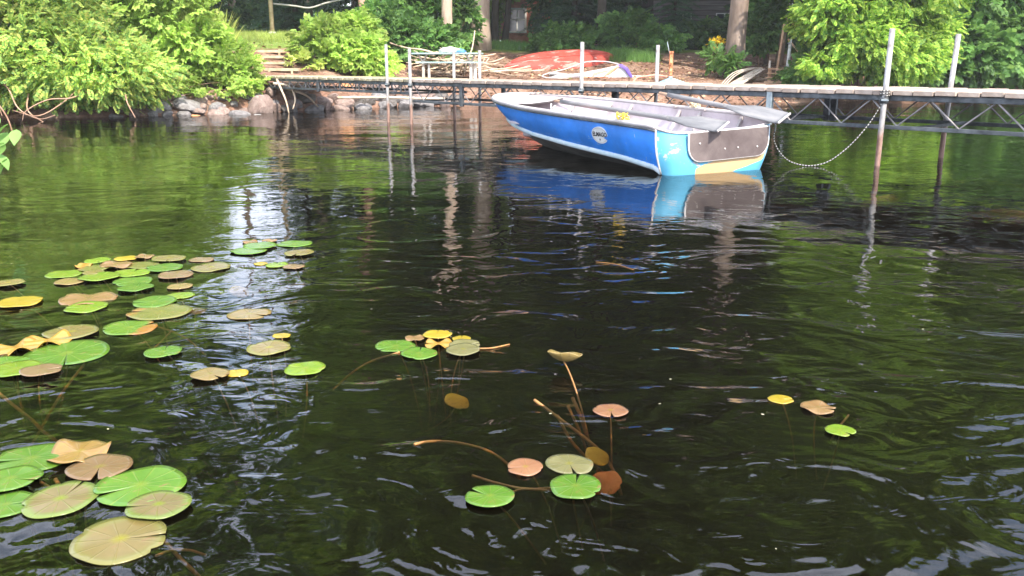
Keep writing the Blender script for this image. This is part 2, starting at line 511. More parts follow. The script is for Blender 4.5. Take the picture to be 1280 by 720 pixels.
T_PIN, T_PIN_S = tmpl_pinnate(5, 0.28, 0.13), tmpl_pinnate(5, 0.32, 0.15)
T_TWIG, T_TWIG2, T_TWIG_S = tmpl_twig(7, 1), tmpl_twig(8, 2, 0.42, 0.15), tmpl_twig(5, 5, 0.55, 0.24)
T_NEED, T_BLADE = tmpl_needles(), tmpl_blade()

def scatter(T, pos, d, up, s):
    TV, TF = T
    N = len(pos)
    x = d / np.linalg.norm(d, axis=1, keepdims=True)
    z = up - x * (up * x).sum(1, keepdims=True)
    z /= np.linalg.norm(z, axis=1, keepdims=True) + 1e-9
    y = np.cross(z, x)
    Rm = np.stack([x, y, z], 2)                       # columns
    V = np.einsum('nij,kj->nki', Rm, TV) * np.asarray(s).reshape(-1, 1, 1) + pos[:, None, :]
    F = TF[None] + (np.arange(N) * len(TV))[:, None, None]
    return V.reshape(-1, 3), F.reshape(-1, TF.shape[1])

def sprays(ells, n, T, size, r, droop=0.25, shell=0.75, clump=0.28, per=9, uprand=0.75):
    """leaf sprays gathered in clumps through the outer part of a few ellipsoids (cx,cy,cz,rx,ry,rz)"""
    E = np.array(ells, float)
    vol = (E[:, 3] * E[:, 4] + E[:, 4] * E[:, 5] + E[:, 3] * E[:, 5])
    nc = max(3, n // per)
    idx = r.choice(len(E), nc, p=vol / vol.sum())
    u = r.normal(size=(nc, 3)); u /= np.linalg.norm(u, axis=1, keepdims=True)
    rad = shell + (1.05 - shell) * r.random(nc) ** 0.7
    C = E[idx, :3] + u * E[idx, 3:] * rad[:, None]
    cr = clump * E[idx, 3:].mean(1) * (0.6 + 0.8 * r.random(nc))
    k = np.repeat(np.arange(nc), per)
    off = r.normal(size=(len(k), 3)) * 0.5
    off[:, 2] *= 0.55
    P = C[k] + off * cr[k][:, None]
    d = u[k] * 0.8 + off * 0.8 + r.normal(size=(len(k), 3)) * 0.35
    d[:, 2] -= droop
    up = np.array([0, 0, 1.0]) + r.normal(size=(len(k), 3)) * uprand + u[k] * 0.35
    s = size * (0.65 + 0.7 * r.random(len(k)))
    return scatter(T, P, d, up, s)

def clip_ground(V, F, nv, lift=0.02):
    """drop sprays whose middle would be under ground or under water"""
    Vr = V.reshape(-1, nv, 3)
    c = Vr.mean(1); lo = Vr[:, :, 2].min(1)
    keep = lo > np.maximum(gz(c[:, 0], c[:, 1]), 0.0) + lift
    Vr = Vr[keep]
    nf = len(F) // len(keep)
    Ft = F.reshape(len(keep), nf, -1)[0]
    F2 = Ft[None] - Ft.min() + (np.arange(len(Vr)) * nv)[:, None, None]
    return Vr.reshape(-1, 3), F2.reshape(-1, F.shape[1])

def bush(name, label, cat, base, ells, n, T, size, mt, stems=6, group=None, droop=0.25, shell=0.7, clump=0.28, seed=0, per=9, stem_r=0.025, extra=None, part='foliage', stem_mat=None):
    r = np.random.default_rng(seed + 100)
    bx, by = base
    root = empty(name, (bx, by, max(G(bx, by), 0.0)), label=label, cat=cat, group=group)
    o = np.array(root.location)
    V, F = sprays(ells, n, T, size, r, droop, shell, clump, per)
    V, F = clip_ground(V, F, len(T[0]))
    put(part, mesh(part, V - o, F, mt), root, kind='stuff')
    if extra:
        extra(root, o)
    for i in range(stems):
        e = ells[i % len(ells)]
        u = r.normal(size=3); u /= np.linalg.norm(u)
        tip = np.array(e[:3]) + u * np.array(e[3:]) * 0.8
        b = np.array([bx + r.normal() * 0.25, by + r.normal() * 0.2, 0.0]); b[2] = G(b[0], b[1]) - 0.05
        tip[2] = max(tip[2], b[2] + 0.3)
        midp = (b + tip) / 2 + np.array([0, 0, 0.25]) * np.linalg.norm(tip - b) * 0.5
        pts = [Vector(p - o) for p in bez(b, midp, tip, 7)] if False else [p - Vector(o) for p in bez(b, midp, tip, 7)]
        MB().tube(pts, [stem_r * (1 - 0.75 * k / 6) for k in range(7)], 5).build('stem', stem_mat or m_twig, root, True)
    return root

# ------------------------------------------------------------------ trees
def crown_mesh(name, ells, n, T, size, mt, seed, droop=0.2, shell=0.35, clump=0.25, per=10):
    r = np.random.default_rng(seed)
    V, F = sprays(ells, n, T, size, r, droop, shell, clump, per)
    return mesh(name, V, F, mt)

def conifer_mesh(name, h, rad, mt, seed, z0=1.5, n_layers=26):
    r = np.random.default_rng(seed)
    P, D, S = [], [], []
    for i in range(n_layers):
        t = i / (n_layers - 1); z = z0 + (h - z0) * t
        rr = rad * (1 - t) ** 0.8 * (0.8 + 0.4 * r.random()) + 0.25
        nb = int(7 + 6 * (1 - t))
        for k in range(nb):
            a = r.random() * 6.283
            L = rr * (0.7 + 0.5 * r.random())
            ns = max(3, int(L / 0.16))
            for j in range(ns):
                q = (j + 0.6) / ns
                for sd in (-1, 1):
                    aa = a + sd * 0.10 * r.random()
                    P.append((cos(aa) * L * q, sin(aa) * L * q, z - 0.30 * L * q * q + 0.05 * r.normal()))
                    D.append((cos(a + sd * 0.7), sin(a + sd * 0.7), -0.25 + 0.15 * r.normal()))
                    S.append(0.45 * (1.15 - 0.5 * q) + 0.1 * r.random())
    P, D, S = map(np.array, (P, D, S))
    up = np.array([0, 0, 1.0]) + r.normal(size=P.shape) * 0.35
    V, F = scatter(T_NEED, P, D, up, S)
    return mesh(name, V, F, mt)

def trunk_mb(h, r0, lean=(0, 0), limbs=6, seed=0, first=0.35, reach=2.6):
    rr = np.random.default_rng(seed)
    mb = MB()
    n = 9
    pts = [Vector((lean[0] * (k / (n - 1)) + rr.normal() * 0.04 * k / n, lean[1] * (k / (n - 1)) + rr.normal() * 0.04 * k / n, -0.15 + h * (k / (n - 1)) ** 1.25)) for k in range(n)]
    rad = [r0 * (1.22 if k == 0 else 1.0) * (1 - 0.72 * (k / (n - 1))) for k in range(n)]
    mb.tube(pts, rad, 14)
    for i in range(limbs):
        t = first + (0.95 - first) * (i + 0.5) / limbs
        p = pts[0].lerp(pts[-1], t); p.z = -0.15 + h * t
        a = i * 2.4 + rr.random()
        L = reach * (1.1 - 0.6 * t) * (0.8 + 0.4 * rr.random())
        e = p + Vector((cos(a) * L, sin(a) * L, L * 0.45))
        c = p + Vector((cos(a) * L * 0.5, sin(a) * L * 0.5, L * 0.1))
        rl = r0 * (1 - 0.7 * t) * 0.35
        mb.tube(bez(p, c, e, 6), [rl * (1 - 0.7 * k / 5) for k in range(6)], 6)
    return mb

def ells_crown(r, n, z0, z1, rad):
    out = []
    for i in range(n):
        t = (i + 0.5) / n
        a = r.random() * 6.28; q = rad * (0.25 + 0.45 * r.random()) * (1 if t < 0.8 else 0.4)
        s = rad * (0.45 + 0.25 * r.random()) * (1.05 - 0.35 * abs(t - 0.4))
        out.append((cos(a) * q, sin(a) * q, z0 + (z1 - z0) * t, s, s, s * 0.62))
    return out

def build_trees():
    r = np.random.default_rng(21)
    crowns = [crown_mesh('crown', ells_crown(r, 13, 4.8, 15.0, 3.6), 5200, T_TWIG, 0.50, L_crown, 31, clump=0.33, shell=0.2, per=16),
              crown_mesh('crown', ells_crown(r, 12, 4.2, 13.5, 3.9), 5200, T_TWIG2, 0.55, L_crown, 32, clump=0.33, shell=0.2, per=16),
              crown_mesh('crown', ells_crown(r, 11, 6.0, 16.0, 3.4), 5000, T_TWIG, 0.5, L_mid, 33, clump=0.33, shell=0.2, per=16)]
    crowns.append(crown_mesh('crown', ells_crown(r, 12, 3.6, 15.0, 3.2), 5600, T_TWIG, 0.46, L_locust, 36, clump=0.3, shell=0.3, per=14))  # sunlit look put into the lighter yellow leaf colour of these crowns
    con = [conifer_mesh('crown', 15.0, 2.9, L_pine, 41), conifer_mesh('crown', 13.0, 2.5, L_pine, 42, 0.6)]
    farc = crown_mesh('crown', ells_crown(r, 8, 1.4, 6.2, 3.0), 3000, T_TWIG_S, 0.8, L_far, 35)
    # the trunks one sees between dock and house: x, y, radius, height, lean, bark, crown index, scale, label
    T = [
        (-4.75, 30.0, 0.17, 9.0, (-0.9, 0.3), m_bark_red, 3, 0.8, 'leaning tree with pinkish trunk rising out of the bright shrubs'),
        (-2.15, 29.6, 0.20, 15.0, (0.1, 0.2), m_bark_pale, 0, 1.0, 'straight tree with smooth pale tan trunk behind the picnic table'),
        (-1.15, 32.0, 0.37, 17.0, (0.2, 0.0), m_bark_pale, 2, 1.1, 'thick tree with flecked pale trunk between the picnic table and the red canoe'),
        (-0.75, 37.0, 0.17, 13.0, (0.4, 0.0), m_bark_dark, 1, 1.0, 'slim dark trunk right behind the thick flecked pale tree'),
        (-0.35, 37.5, 0.14, 13.0, (1.1, 0.0), m_bark_dark, 0, 0.9, 'slim dark tree leaning right, nearest to the brick house'),
        (3.27, 33.0, 0.19, 14.0, (0.0, 0.0), m_bark_dark, 2, 1.0, 'dark tree standing behind the right end of the red canoe'),
        (6.60, 26.6, 0.31, 16.0, (0.35, 0.0), m_bark, 0, 1.1, 'thick brown tree with a leafy sapling at its foot'),
        (8.65, 30.5, 0.10, 12.0, (0.2, 0.2), m_bark, 1, 0.8, 'thin tree, left one of the two slender trunks behind the board pile'),
        (9.10, 30.5, 0.12, 12.0, (0.7, 0.2), m_bark_pale, 2, 0.8, 'thin tree, right one of the two slender trunks behind the board pile'),
        (7.9, 31.0, 0.07, 10.0, (0.5, 0.2), m_bark, 0, 0.7, 'thinnest grey trunk just right of the thick brown tree'),
        (14.8, 28.4, 0.28, 15.0, (-0.2, 0.0), m_bark_dark, 1, 1.1, 'dark thick trunk behind the foliage at the right of the dock'),
        (-6.3, 36.0, 0.11, 12.0, (0.1, 0.0), m_bark_dark, 3, 0.8, 'thin dark tree between the lamp pole and the leaning pinkish tree'),
    ]
    for i, (x, y, rd, h, lean, bk, ci, s, lab) in enumerate(T):
        root = empty('tree', (x, y, G(x, y)), label=lab, cat='tree', group='trees on the bank')
        trunk_mb(h, rd, lean, 7, i).build('trunk', bk, root, True)
        put('crown', crowns[ci], root, (lean[0] * 0.8, lean[1] * 0.8, 0), (0, 0, i * 1.3), (s * 1.1, s * 1.1, s * 1.35))
    # the wood behind; the view line through the steps stays open to the sky
    k = 0
    spots = []
    rr = np.random.default_rng(5)
    tries = 0
    while len(spots) < 34 and tries < 4000:
        tries += 1
        y = 38 + rr.random() * 26; x = (rr.random() - 0.5) * 2 * (y * 0.72 + 4)
        az = math.degrees(math.atan2(x, y))
        if -22.5 < az < (-7.5 if y < 52 else -11): continue
        if abs(x - 1.5) < 5 and 41 < y < 50: continue
        if abs(x - 8.5) < 4.5 and 34 < y < 42: continue
        if any((x - a) ** 2 + (y - b) ** 2 < 3.6 ** 2 for a, b, _ in spots): continue
        spots.append((x, y, rr.random()))
    tm = [trunk_mb(14, 0.22, (0, 0), 6, 70).mesh('trunk', m_bark_dark, True), trunk_mb(14, 0.16, (0.5, 0), 6, 71).mesh('trunk', m_bark, True)]
    ttm = trunk_mb(13.5, 0.18, (0, 0), 0, 72).mesh('trunk', m_bark_dark, True)
    for i, (x, y, q) in enumerate(spots):
        conif = q < 0.4
        root = empty('pine_tree' if conif else 'tree', (x, y, G(x, y)), rot=(0, 0, q * 9), label='dark conifer in the shaded wood behind the bank' if conif else 'leafy tree with dark trunk in the wood behind the bank',
                     cat='tree', group='conifers of the wood' if conif else 'leafy trees of the wood')
        s = 1.15 + 0.5 * ((q * 7) % 1)
        put('trunk', ttm if conif else tm[i % 2], root, scale=s)
        put('crown', con[i % 2] if conif else crowns[i % 4], root, scale=s)
    for i, (x, y, s, zs, lab) in enumerate([(-11.2, 50.0, 0.9, 1.75, 'very tall slender tree rising over the far end of the lawn'), (-2.2, 50.5, 1.5, 1.5, 'tall broad tree behind the two pale trunks'), (1.2, 52.0, 1.5, 1.35, 'tall broad tree behind the brick house'), (5.5, 53.5, 1.4, 1.4, 'tall broad tree behind the grey cabin'), (-14.5, 47.0, 0.8, 1.7, 'tall thin tree beyond the left side of the lawn'), (-15.6, 36.0, 1.2, 1.6, 'very tall tree inland of the left shrubs')]):
        root = empty('tree', (x, y, G(x, y)), rot=(0, 0, i * 2 + 1), label=lab, cat='tree')
        trunk_mb(24, 0.22, (0, 0), 5, 60 + i, 0.6).build('trunk', m_bark, root, True)
        put('crown', crowns[2], root, (0, 0, 3.5 if i in (0, 4) else -2.0), (0, 0, i), (s, s, zs))
    # conifers low behind the bright shrub
    for x, y, s, lab in ((-8.5, 35.5, 0.68, 'dark conifer behind the bright shrub, right of the lamp pole'), (-6.2, 38.0, 0.7, 'dark conifer with its boughs over the leaning pinkish trunk'), (2.5, 36.5, 0.75, 'dark conifer with drooping boughs above the red canoe'),
                      (6.4, 35.6, 0.42, 'small dark conifer in front of the grey cabin'), (4.9, 38.5, 0.8, 'dark conifer between the canoe and the grey cabin')):
        root = empty('pine_tree', (x, y, G(x, y)), rot=(0, 0, x), label=lab, cat='tree')
        put('trunk', ttm, root, scale=s); put('crown', con[1], root, scale=s)
    # trees seen far off through the gap, and the tall ones at the left that the water mirrors
    for i, (x, y, s) in enumerate([(-24, 76, 0.85), (-20.5, 80, 0.95), (-27.5, 82, 1.0), (-17.5, 84, 0.95), (-31, 74, 1.0), (-22.5, 92, 1.05)]):
        root = empty('tree', (x, y, G(x, y)), rot=(0, 0, i), label='pale hazy tree far off at the end of the lawn', cat='tree', group='far trees at the end of the lawn')
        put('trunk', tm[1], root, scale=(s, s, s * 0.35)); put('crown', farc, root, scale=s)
    cr = crown_mesh('crown', ells_crown(r, 10, 2.0, 9.0, 3.2), 5200, T_PIN_S, 0.45, L_locust, 37, 0.35, clump=0.3, shell=0.3, per=14)
    for i, (x, y, s, lab) in enumerate([(-12.2, 21.5, 1.0, 'tall locust tree with sunny leaves above the left bank'), (-16.0, 20.5, 1.15, 'tall locust tree beyond the left picture edge'), (-17.5, 29.0, 1.5, 'tall sunny tree inland of the left bank'), (-21.5, 26.0, 1.8, 'highest locust tree beyond the left picture edge')]):
        root = empty('locust_tree', (x, y, G(x, y)), rot=(0, 0, i * 2), label=lab, cat='tree')
        trunk_mb(9, 0.18, (0, 0), 6, 90 + i).build('trunk', m_bark, root, True)
        put('crown', cr, root, scale=s)
    cr2 = crown_mesh('crown', ells_crown(r, 10, 3.2, 11.0, 3.4), 5200, T_PIN_S, 0.45, L_locust, 38, 0.35, clump=0.3, shell=0.3, per=14)
    for i, (x, y, s, lab) in enumerate([(11.2, 25.8, 0.85, 'locust tree whose lit boughs hang over the right of the dock'), (16.8, 28.6, 1.0, 'locust tree at the far right of the bank')]):
        root = empty('locust_tree', (x, y, G(x, y)), rot=(0, 0, 1 + i * 2), label=lab, cat='tree')
        trunk_mb(11, 0.16, (-0.5, -0.5), 6, 95 + i).build('trunk', m_bark, root, True)
        put('crown', cr2, root, scale=s)
build_trees()

# ------------------------------------------------------------------ shrubs
def tendrils(root, o):
    """bare reddish branches that arch down to the water under the left shrub"""
    r = np.random.default_rng(77)
    for (x0, y0, z0, pts) in (
        (-9.6, 16.6, 0.75, [(-9.2, 16.2, 0.55), (-8.9, 15.9, 0.22), (-8.45, 15.7, 0.05), (-8.1, 15.6, 0.12)]),
        (-9.0, 16.5, 0.5, [(-8.8, 16.0, 0.2), (-8.5, 15.8, 0.03), (-8.2, 15.6, -0.05)]),
        (-8.0, 16.4, 0.6, [(-8.1, 16.0, 0.35), (-8.5, 15.8, 0.1), (-8.9, 15.7, 0.2)]),
        (-9.9, 16.5, 0.9, [(-9.5, 16.0, 0.75), (-9.25, 15.8, 0.45), (-9.1, 15.7, 0.1)]),
        (-7.3, 16.7, 0.5, [(-7.1, 16.3, 0.3), (-6.9, 16.1, 0.05)]),
        (-7.9, 16.5, 0.5, [(-8.0, 16.0, 0.4), (-8.3, 15.8, 0.38), (-8.6, 15.6, 0.2), (-8.7, 15.6, 0.02)])):
        P = spline([(x0, y0, z0)] + pts, 5)
        P = [p - Vector(o) for p in P]
        MB().tube(P, [0.017 - 0.011 * k / len(P) for k in range(len(P))], 6).build('bare_branch', m_twig, root, True)

bush('shrub', 'big blue-green leafy shrub overhanging the water at the left, with bare branches dipping in', 'shrub', (-9.3, 17.3),
     [(-9.6, 17.4, 1.3, 1.6, 1.3, 1.1), (-8.3, 17.2, 0.95, 1.2, 1.05, 0.75), (-10.6, 17.2, 2.3, 1.3, 1.2, 1.0), (-11.5, 17.0, 1.0, 1.2, 1.2, 0.9), (-7.5, 17.3, 0.8, 0.8, 0.8, 0.5), (-9.0, 17.6, 2.0, 1.0, 1.0, 0.7)],
     15000, T_PIN, 0.19, L_blue, 10, seed=1, droop=0.35, extra=tendrils)
bush('shrub', 'tall yellow-green shrub behind the blue-green one on the left bank', 'shrub', (-8.4, 19.2),
     [(-8.6, 19.3, 2.3, 1.5, 1.2, 1.2), (-7.4, 19.2, 1.9, 1.0, 1.0, 1.0), (-10.2, 19.5, 3.2, 1.5, 1.2, 1.2), (-8.0, 19.8, 3.1, 1.1, 1.0, 1.0), (-6.7, 19.0, 1.2, 0.7, 0.7, 0.6)],
     6500, T_TWIG, 0.20, L_yellow, 8, seed=2, droop=0.3)
bush('shrub', 'low yellow-green shrub above the rocks just left of the steps', 'shrub', (-5.75, 19.1),
     [(-6.15, 19.1, 0.95, 0.55, 0.5, 0.5), (-5.75, 19.0, 0.72, 0.36, 0.4, 0.42), (-6.6, 18.9, 0.8, 0.6, 0.4, 0.35)],
     1700, T_TWIG2, 0.17, L_yellow, 5, seed=3, stem_r=0.012)
bush('shrub', 'sparse low weeds between the rocks and the left shrubs', 'shrub', (-6.9, 18.1),
     [(-7.3, 18.2, 0.55, 0.9, 0.35, 0.25), (-6.2, 18.5, 0.55, 0.6, 0.3, 0.22)], 700, T_TWIG_S, 0.13, L_yellow, 4, seed=4, stem_r=0.008)
bush('shrub', 'bright yellow-green shrub between the steps and the first dock posts', 'shrub', (-4.4, 22.4),
     [(-4.6, 22.3, 1.3, 0.75, 0.6, 0.65), (-3.9, 22.3, 1.15, 0.7, 0.6, 0.55), (-4.0, 22.7, 1.75, 0.55, 0.5, 0.42), (-3.4, 22.2, 0.9, 0.4, 0.4, 0.35)],
     3000, T_TWIG, 0.21, L_yellow, 7, seed=5, stem_r=0.015)
bush('hosta', 'pale yellowish leafy plant beside the wooden steps', 'plant', (-5.35, 21.6),
     [(-5.05, 21.5, 1.0, 0.30, 0.3, 0.20)], 230, T_TWIG_S, 0.2, L_straw, 3, seed=6, stem_r=0.01)
bush('shrub', 'darker green shrub behind the picnic table, right of the bright one', 'shrub', (-3.0, 26.0),
     [(-3.4, 25.8, 1.5, 0.9, 0.7, 0.75), (-2.4, 26.2, 1.5, 0.8, 0.7, 0.6), (-3.9, 26.0, 2.0, 0.7, 0.6, 0.6), (-1.9, 26.6, 1.4, 0.5, 0.5, 0.5)],
     3200, T_TWIG, 0.23, L_mid, 7, seed=7, stem_r=0.02)
bush('shrub', 'mid green shrub between the two pale trunks', 'shrub', (-1.75, 30.5),
     [(-1.7, 30.5, 2.4, 0.45, 0.5, 0.8), (-3.2, 31.0, 2.8, 0.9, 0.6, 0.9)], 1200, T_TWIG, 0.28, L_mid, 4, seed=8)
bush('shrub', 'light green shrub lit behind the slim dark trunks', 'shrub', (-0.3, 41.0),
     [(-1.7, 41.0, 3.4, 1.0, 0.8, 1.4), (-0.6, 42.0, 4.6, 0.6, 0.8, 0.8)], 1500, T_TWIG, 0.35, L_yellow, 4, seed=9)
bush('locust_shrub', 'bright locust boughs drooping over the dock to the right of the board pile', 'shrub', (9.6, 24.9),
     [(9.4, 23.8, 1.5, 1.2, 0.9, 0.8), (10.4, 23.9, 1.2, 1.0, 0.9, 0.6), (8.6, 23.9, 2.3, 1.0, 0.8, 0.7), (10.2, 24.3, 2.6, 1.4, 1.0, 0.9), (8.3, 23.6, 0.95, 0.55, 0.5, 0.25), (11.0, 24.2, 1.7, 0.8, 0.8, 0.7), (9.2, 24.2, 3.4, 1.6, 1.0, 0.8)],
     9500, T_PIN, 0.225, L_locust, 9, seed=10, droop=0.55, clump=0.3)
bush('shrub', 'leafy green shrub at the far right beyond the last dock post', 'shrub', (14.2, 27.4),
     [(13.6, 26.8, 1.4, 1.0, 0.9, 0.9), (15.2, 27.4, 1.6, 1.3, 1.0, 1.1), (14.4, 27.8, 3.0, 1.6, 1.0, 1.2), (17.0, 28.5, 2.0, 1.6, 1.2, 1.5), (12.4, 26.4, 0.8, 0.7, 0.6, 0.5)],
     3600, T_TWIG, 0.34, L_mid, 7, seed=11)
bush('sapling', 'small leafy sapling at the foot of the thick brown tree', 'plant', (6.1, 25.9),
     [(5.95, 25.8, 1.15, 0.36, 0.3, 0.22), (5.65, 25.7, 1.25, 0.2, 0.2, 0.12), (6.35, 25.8, 0.95, 0.22, 0.25, 0.2)], 230, T_PIN, 0.24, L_mid, 5, seed=12, stem_r=0.01)
bush('fern', 'dense green ferny plant between the boards and the locust boughs', 'plant', (8.05, 24.6),
     [(8.05, 24.5, 0.8, 0.42, 0.35, 0.35), (8.2, 24.5, 1.15, 0.2, 0.2, 0.2)], 420, T_PIN, 0.34, L_mid, 4, seed=13, stem_r=0.01)
bush('shrub', 'dark green low shrub behind the red canoe', 'shrub', (1.5, 31.6),
     [(1.3, 31.6, 1.55, 0.6, 0.5, 0.35), (1.9, 31.9, 1.8, 0.9, 0.5, 0.5), (2.8, 32.6, 1.7, 0.7, 0.5, 0.4)], 1500, T_TWIG, 0.24, L_mid, 4, seed=14)
bush('shrub', 'dark shrub under the conifers behind the sailboard', 'shrub', (4.6, 32.8),
     [(4.2, 32.6, 1.9, 1.0, 0.6, 0.8), (5.4, 32.5, 1.7, 0.7, 0.6, 0.5)], 1500, T_TWIG, 0.26, L_mid, 4, seed=15)
bush('shrub', 'green leafy young tree right of the thick brown trunk', 'shrub', (8.3, 29.6),
     [(8.0, 29.4, 1.9, 0.5, 0.5, 0.5), (8.4, 29.8, 2.7, 0.5, 0.5, 0.5)], 700, T_TWIG, 0.27, L_mid, 4, seed=16)
for i, (x, y, w, h, lab) in enumerate([
        (2.6, 40.0, 1.7, 3.0, 'tall dark shrub hiding most of the brick house wall'),
        (-13, 40, 2.6, 2.2, 'dark shrub at the left end of the far lawn edge'),
        (-4.5, 42, 2.6, 2.4, 'broad dark shrub far behind the leaning pinkish tree'),
        (3.5, 47.0, 3.2, 2.6, 'dark shrub beside the far right corner of the brick house'),
        (6.5, 46.5, 3.0, 3.0, 'dark shrub far back behind the left end of the grey cabin'),
        (11.5, 36, 2.6, 2.6, 'dark shrub behind the tan lean-to shelter'),
        (15, 36, 2.6, 3.0, 'dark shrub far behind the dark thick trunk at the right'),
        (20, 37, 3.0, 3.0, 'dark shrub outside the right photo edge, nearer one'),
        (24, 36, 3.0, 3.0, 'dark shrub farthest out beyond the right photo edge'),
        (7.2, 35.4, 1.5, 0.7, 'low dark shrub along the foot of the grey cabin wall'),
        (9.6, 35.2, 1.3, 1.2, 'dark shrub between the grey cabin and the two slender trunks'),
        (-3.5, 36.5, 1.6, 2.8, 'tall dark shrub behind the smooth pale tan trunk'),
        (4.8, 41.0, 2.6, 3.6, 'tall dark shrub filling the gap between brick house and grey cabin'),
        (-8.5, 41, 2.5, 2.4, 'dark shrub behind the slack rope and the lamp pole'),
        (12.6, 31.0, 1.5, 1.8, 'dark shrub right behind the drooping locust boughs'),
        (18.8, 31.5, 1.8, 2.0, 'dark shrub behind the leafy one at the far right'),
        (-1.2, 47, 2.2, 2.2, 'dark shrub beside the far left corner of the brick house'),
        ]):
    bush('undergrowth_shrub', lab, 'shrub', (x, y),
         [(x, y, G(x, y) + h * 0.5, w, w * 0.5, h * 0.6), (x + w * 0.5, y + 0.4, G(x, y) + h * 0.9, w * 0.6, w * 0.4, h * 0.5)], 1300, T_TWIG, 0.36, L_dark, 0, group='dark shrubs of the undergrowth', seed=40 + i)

def broad_leaf_vf(l, w):
    V, F = [], []
    n = 8
    for i in range(n + 1):
        t = i / n; ww = w * math.sin(pi * t ** 0.8) * 0.5
        zz = -0.25 * l * t * t
        V += [(l * t, ww, zz + 0.12 * ww), (l * t, 0, zz), (l * t, -ww, zz + 0.12 * ww)]
    V2 = [(x, y, z - 0.0012) for x, y, z in V]
    m = len(V)
    for i in range(n):
        a = i * 3
        for b in (a, a + 1):
            F.append((b, b + 1, b + 4, b + 3)); F.append((b + m, b + 3 + m, b + 4 + m, b + 1 + m))
    return V + V2, F

def near_branch():
    root = empty('overhanging_branch', (-4.1, 5.8, 1.15), label='out-of-focus leafy branch tip reaching in at the left photo edge', cat='branch')
    o = Vector(root.location)
    lm = leafmat('near_branch_leaves', [(0.16, 0.33, 0.09), (0.24, 0.42, 0.12), (0.32, 0.48, 0.16)])
    P = spline([(-4.9, 5.7, 1.35), (-4.2, 5.75, 1.15), (-3.75, 5.8, 0.92), (-3.55, 5.8, 0.7), (-3.5, 5.8, 0.5)], 6)
    MB().tube([p - o for p in [p_ + Vector((0.2, 0, 0)) for p_ in P]], [0.012 - 0.009 * k / len(P) for k in range(len(P))], 6).build('branch', m_twig, root, True)
    V, F = broad_leaf_vf(0.13, 0.075)
    me = mesh('leaf', V, F, lm, True)
    r = np.random.default_rng(8)
    spots = [(-3.52, 5.8, 1.06), (-3.56, 5.75, 1.13), (-3.6, 5.8, 0.98), (-3.53, 5.8, 1.0), (-3.58, 5.8, 0.66), (-3.5, 5.75, 0.62), (-3.48, 5.8, 0.58), (-3.54, 5.8, 0.56), (-3.6, 5.8, 0.6), (-3.55, 5.75, 0.5), (-3.57, 5.8, 0.39), (-3.62, 5.8, 0.42),
             (-3.75, 5.8, 0.9), (-3.8, 5.8, 1.05), (-4.0, 5.8, 1.1), (-4.2, 5.8, 1.2), (-3.9, 5.7, 0.95)]
    for i, s in enumerate(spots):
        put('leaf', me, root, Vector(s) - o + Vector((0.2, 0, 0)), (r.normal() * 0.4, 0.5 + r.random() * 0.5, -1.2 + r.normal() * 0.9), 0.8 + 0.5 * r.random())
near_branch()

# ------------------------------------------------------------------ grass
def grass(name, label, region, n, size, mt, seed, kind='stuff'):
    r = np.random.default_rng(seed)
    x = region[0] + (region[1] - region[0]) * r.random(n); y = region[2] + (region[3] - region[2]) * r.random(n)
    if len(region) > 4:
        x0 = (region[0] + region[1]) / 2; y0 = (region[2] + region[3]) / 2
        keep = ((x - x0) / (region[1] - x0)) ** 2 + ((y - y0) / (region[3] - y0)) ** 2 < 1 + 0.15 * r.normal(size=n)
        x, y = x[keep], y[keep]
    P = np.stack([x, y, gz(x, y) - 0.01], 1)
    a = r.random(len(x)) * 6.28
    d = np.stack([np.cos(a), np.sin(a), 0 * a], 1)
    up = np.array([0, 0, 1.0]) + r.normal(size=P.shape) * 0.12
    V, F = scatter(T_BLADE, P, d, up, size * (0.5 + r.random(len(x))))
    put(name, mesh(name, V, F, mt), kind=kind, label=label, cat='grass')
grass('lawn_grass', 'short mown grass above the wooden steps', (-12, -5.6, 25.0, 33.0), 5200, 0.16, L_straw, 1)
grass('bank_grass', 'tall sunlit grass stems on the left bank above the rocks', (-8.2, -6.5, 19.0, 20.6, 1), 2000, 0.95, L_straw, 2)
grass('edge_grass', 'grass strip behind the red canoe', (-1.5, 3.6, 32.0, 36.0), 3200, 0.18, L_mid, 3)
grass('weeds', 'low green weeds behind the sailboard', (2.6, 5.0, 28.8, 31.0, 1), 900, 0.28, L_mid, 4)

# ------------------------------------------------------------------ dock
m_deck = mat('weathered_deck_board', [(0.3, (0.194, 0.144, 0.115)), (0.5, (0.317, 0.252, 0.209)), (0.7, (0.403, 0.338, 0.288))], 5, 0.85, 0.15, 0.004, 30, stretch=(1, 0.2, 1), per_object=0.16)
m_deck_old = mat('mossy_deck_board', [(0.3, (0.180, 0.153, 0.090)), (0.5, (0.324, 0.279, 0.180)), (0.7, (0.450, 0.396, 0.297))], 5, 0.9, 0.1, 0.004, 30, stretch=(1, 0.2, 1), per_object=0.18)
m_steel = mat('dark_weathered_steel', [(0.3, (0.035, 0.04, 0.045)), (0.55, (0.09, 0.10, 0.11)), (0.75, (0.16, 0.17, 0.18))], 9, 0.6, 0.4, 0.001, 40, metal=0.3)
m_galv = mat('grey_galvanised_steel', [(0.3, (0.20, 0.25, 0.27)), (0.6, (0.36, 0.41, 0.43)), (0.8, (0.45, 0.48, 0.5))], 8, 0.5, 0.5, metal=0.4)
m_rod = mat('thin_steel_rod', [(0.3, (0.13, 0.12, 0.12)), (0.7, (0.33, 0.31, 0.31))], 9, 0.5, 0.5, metal=0.4)

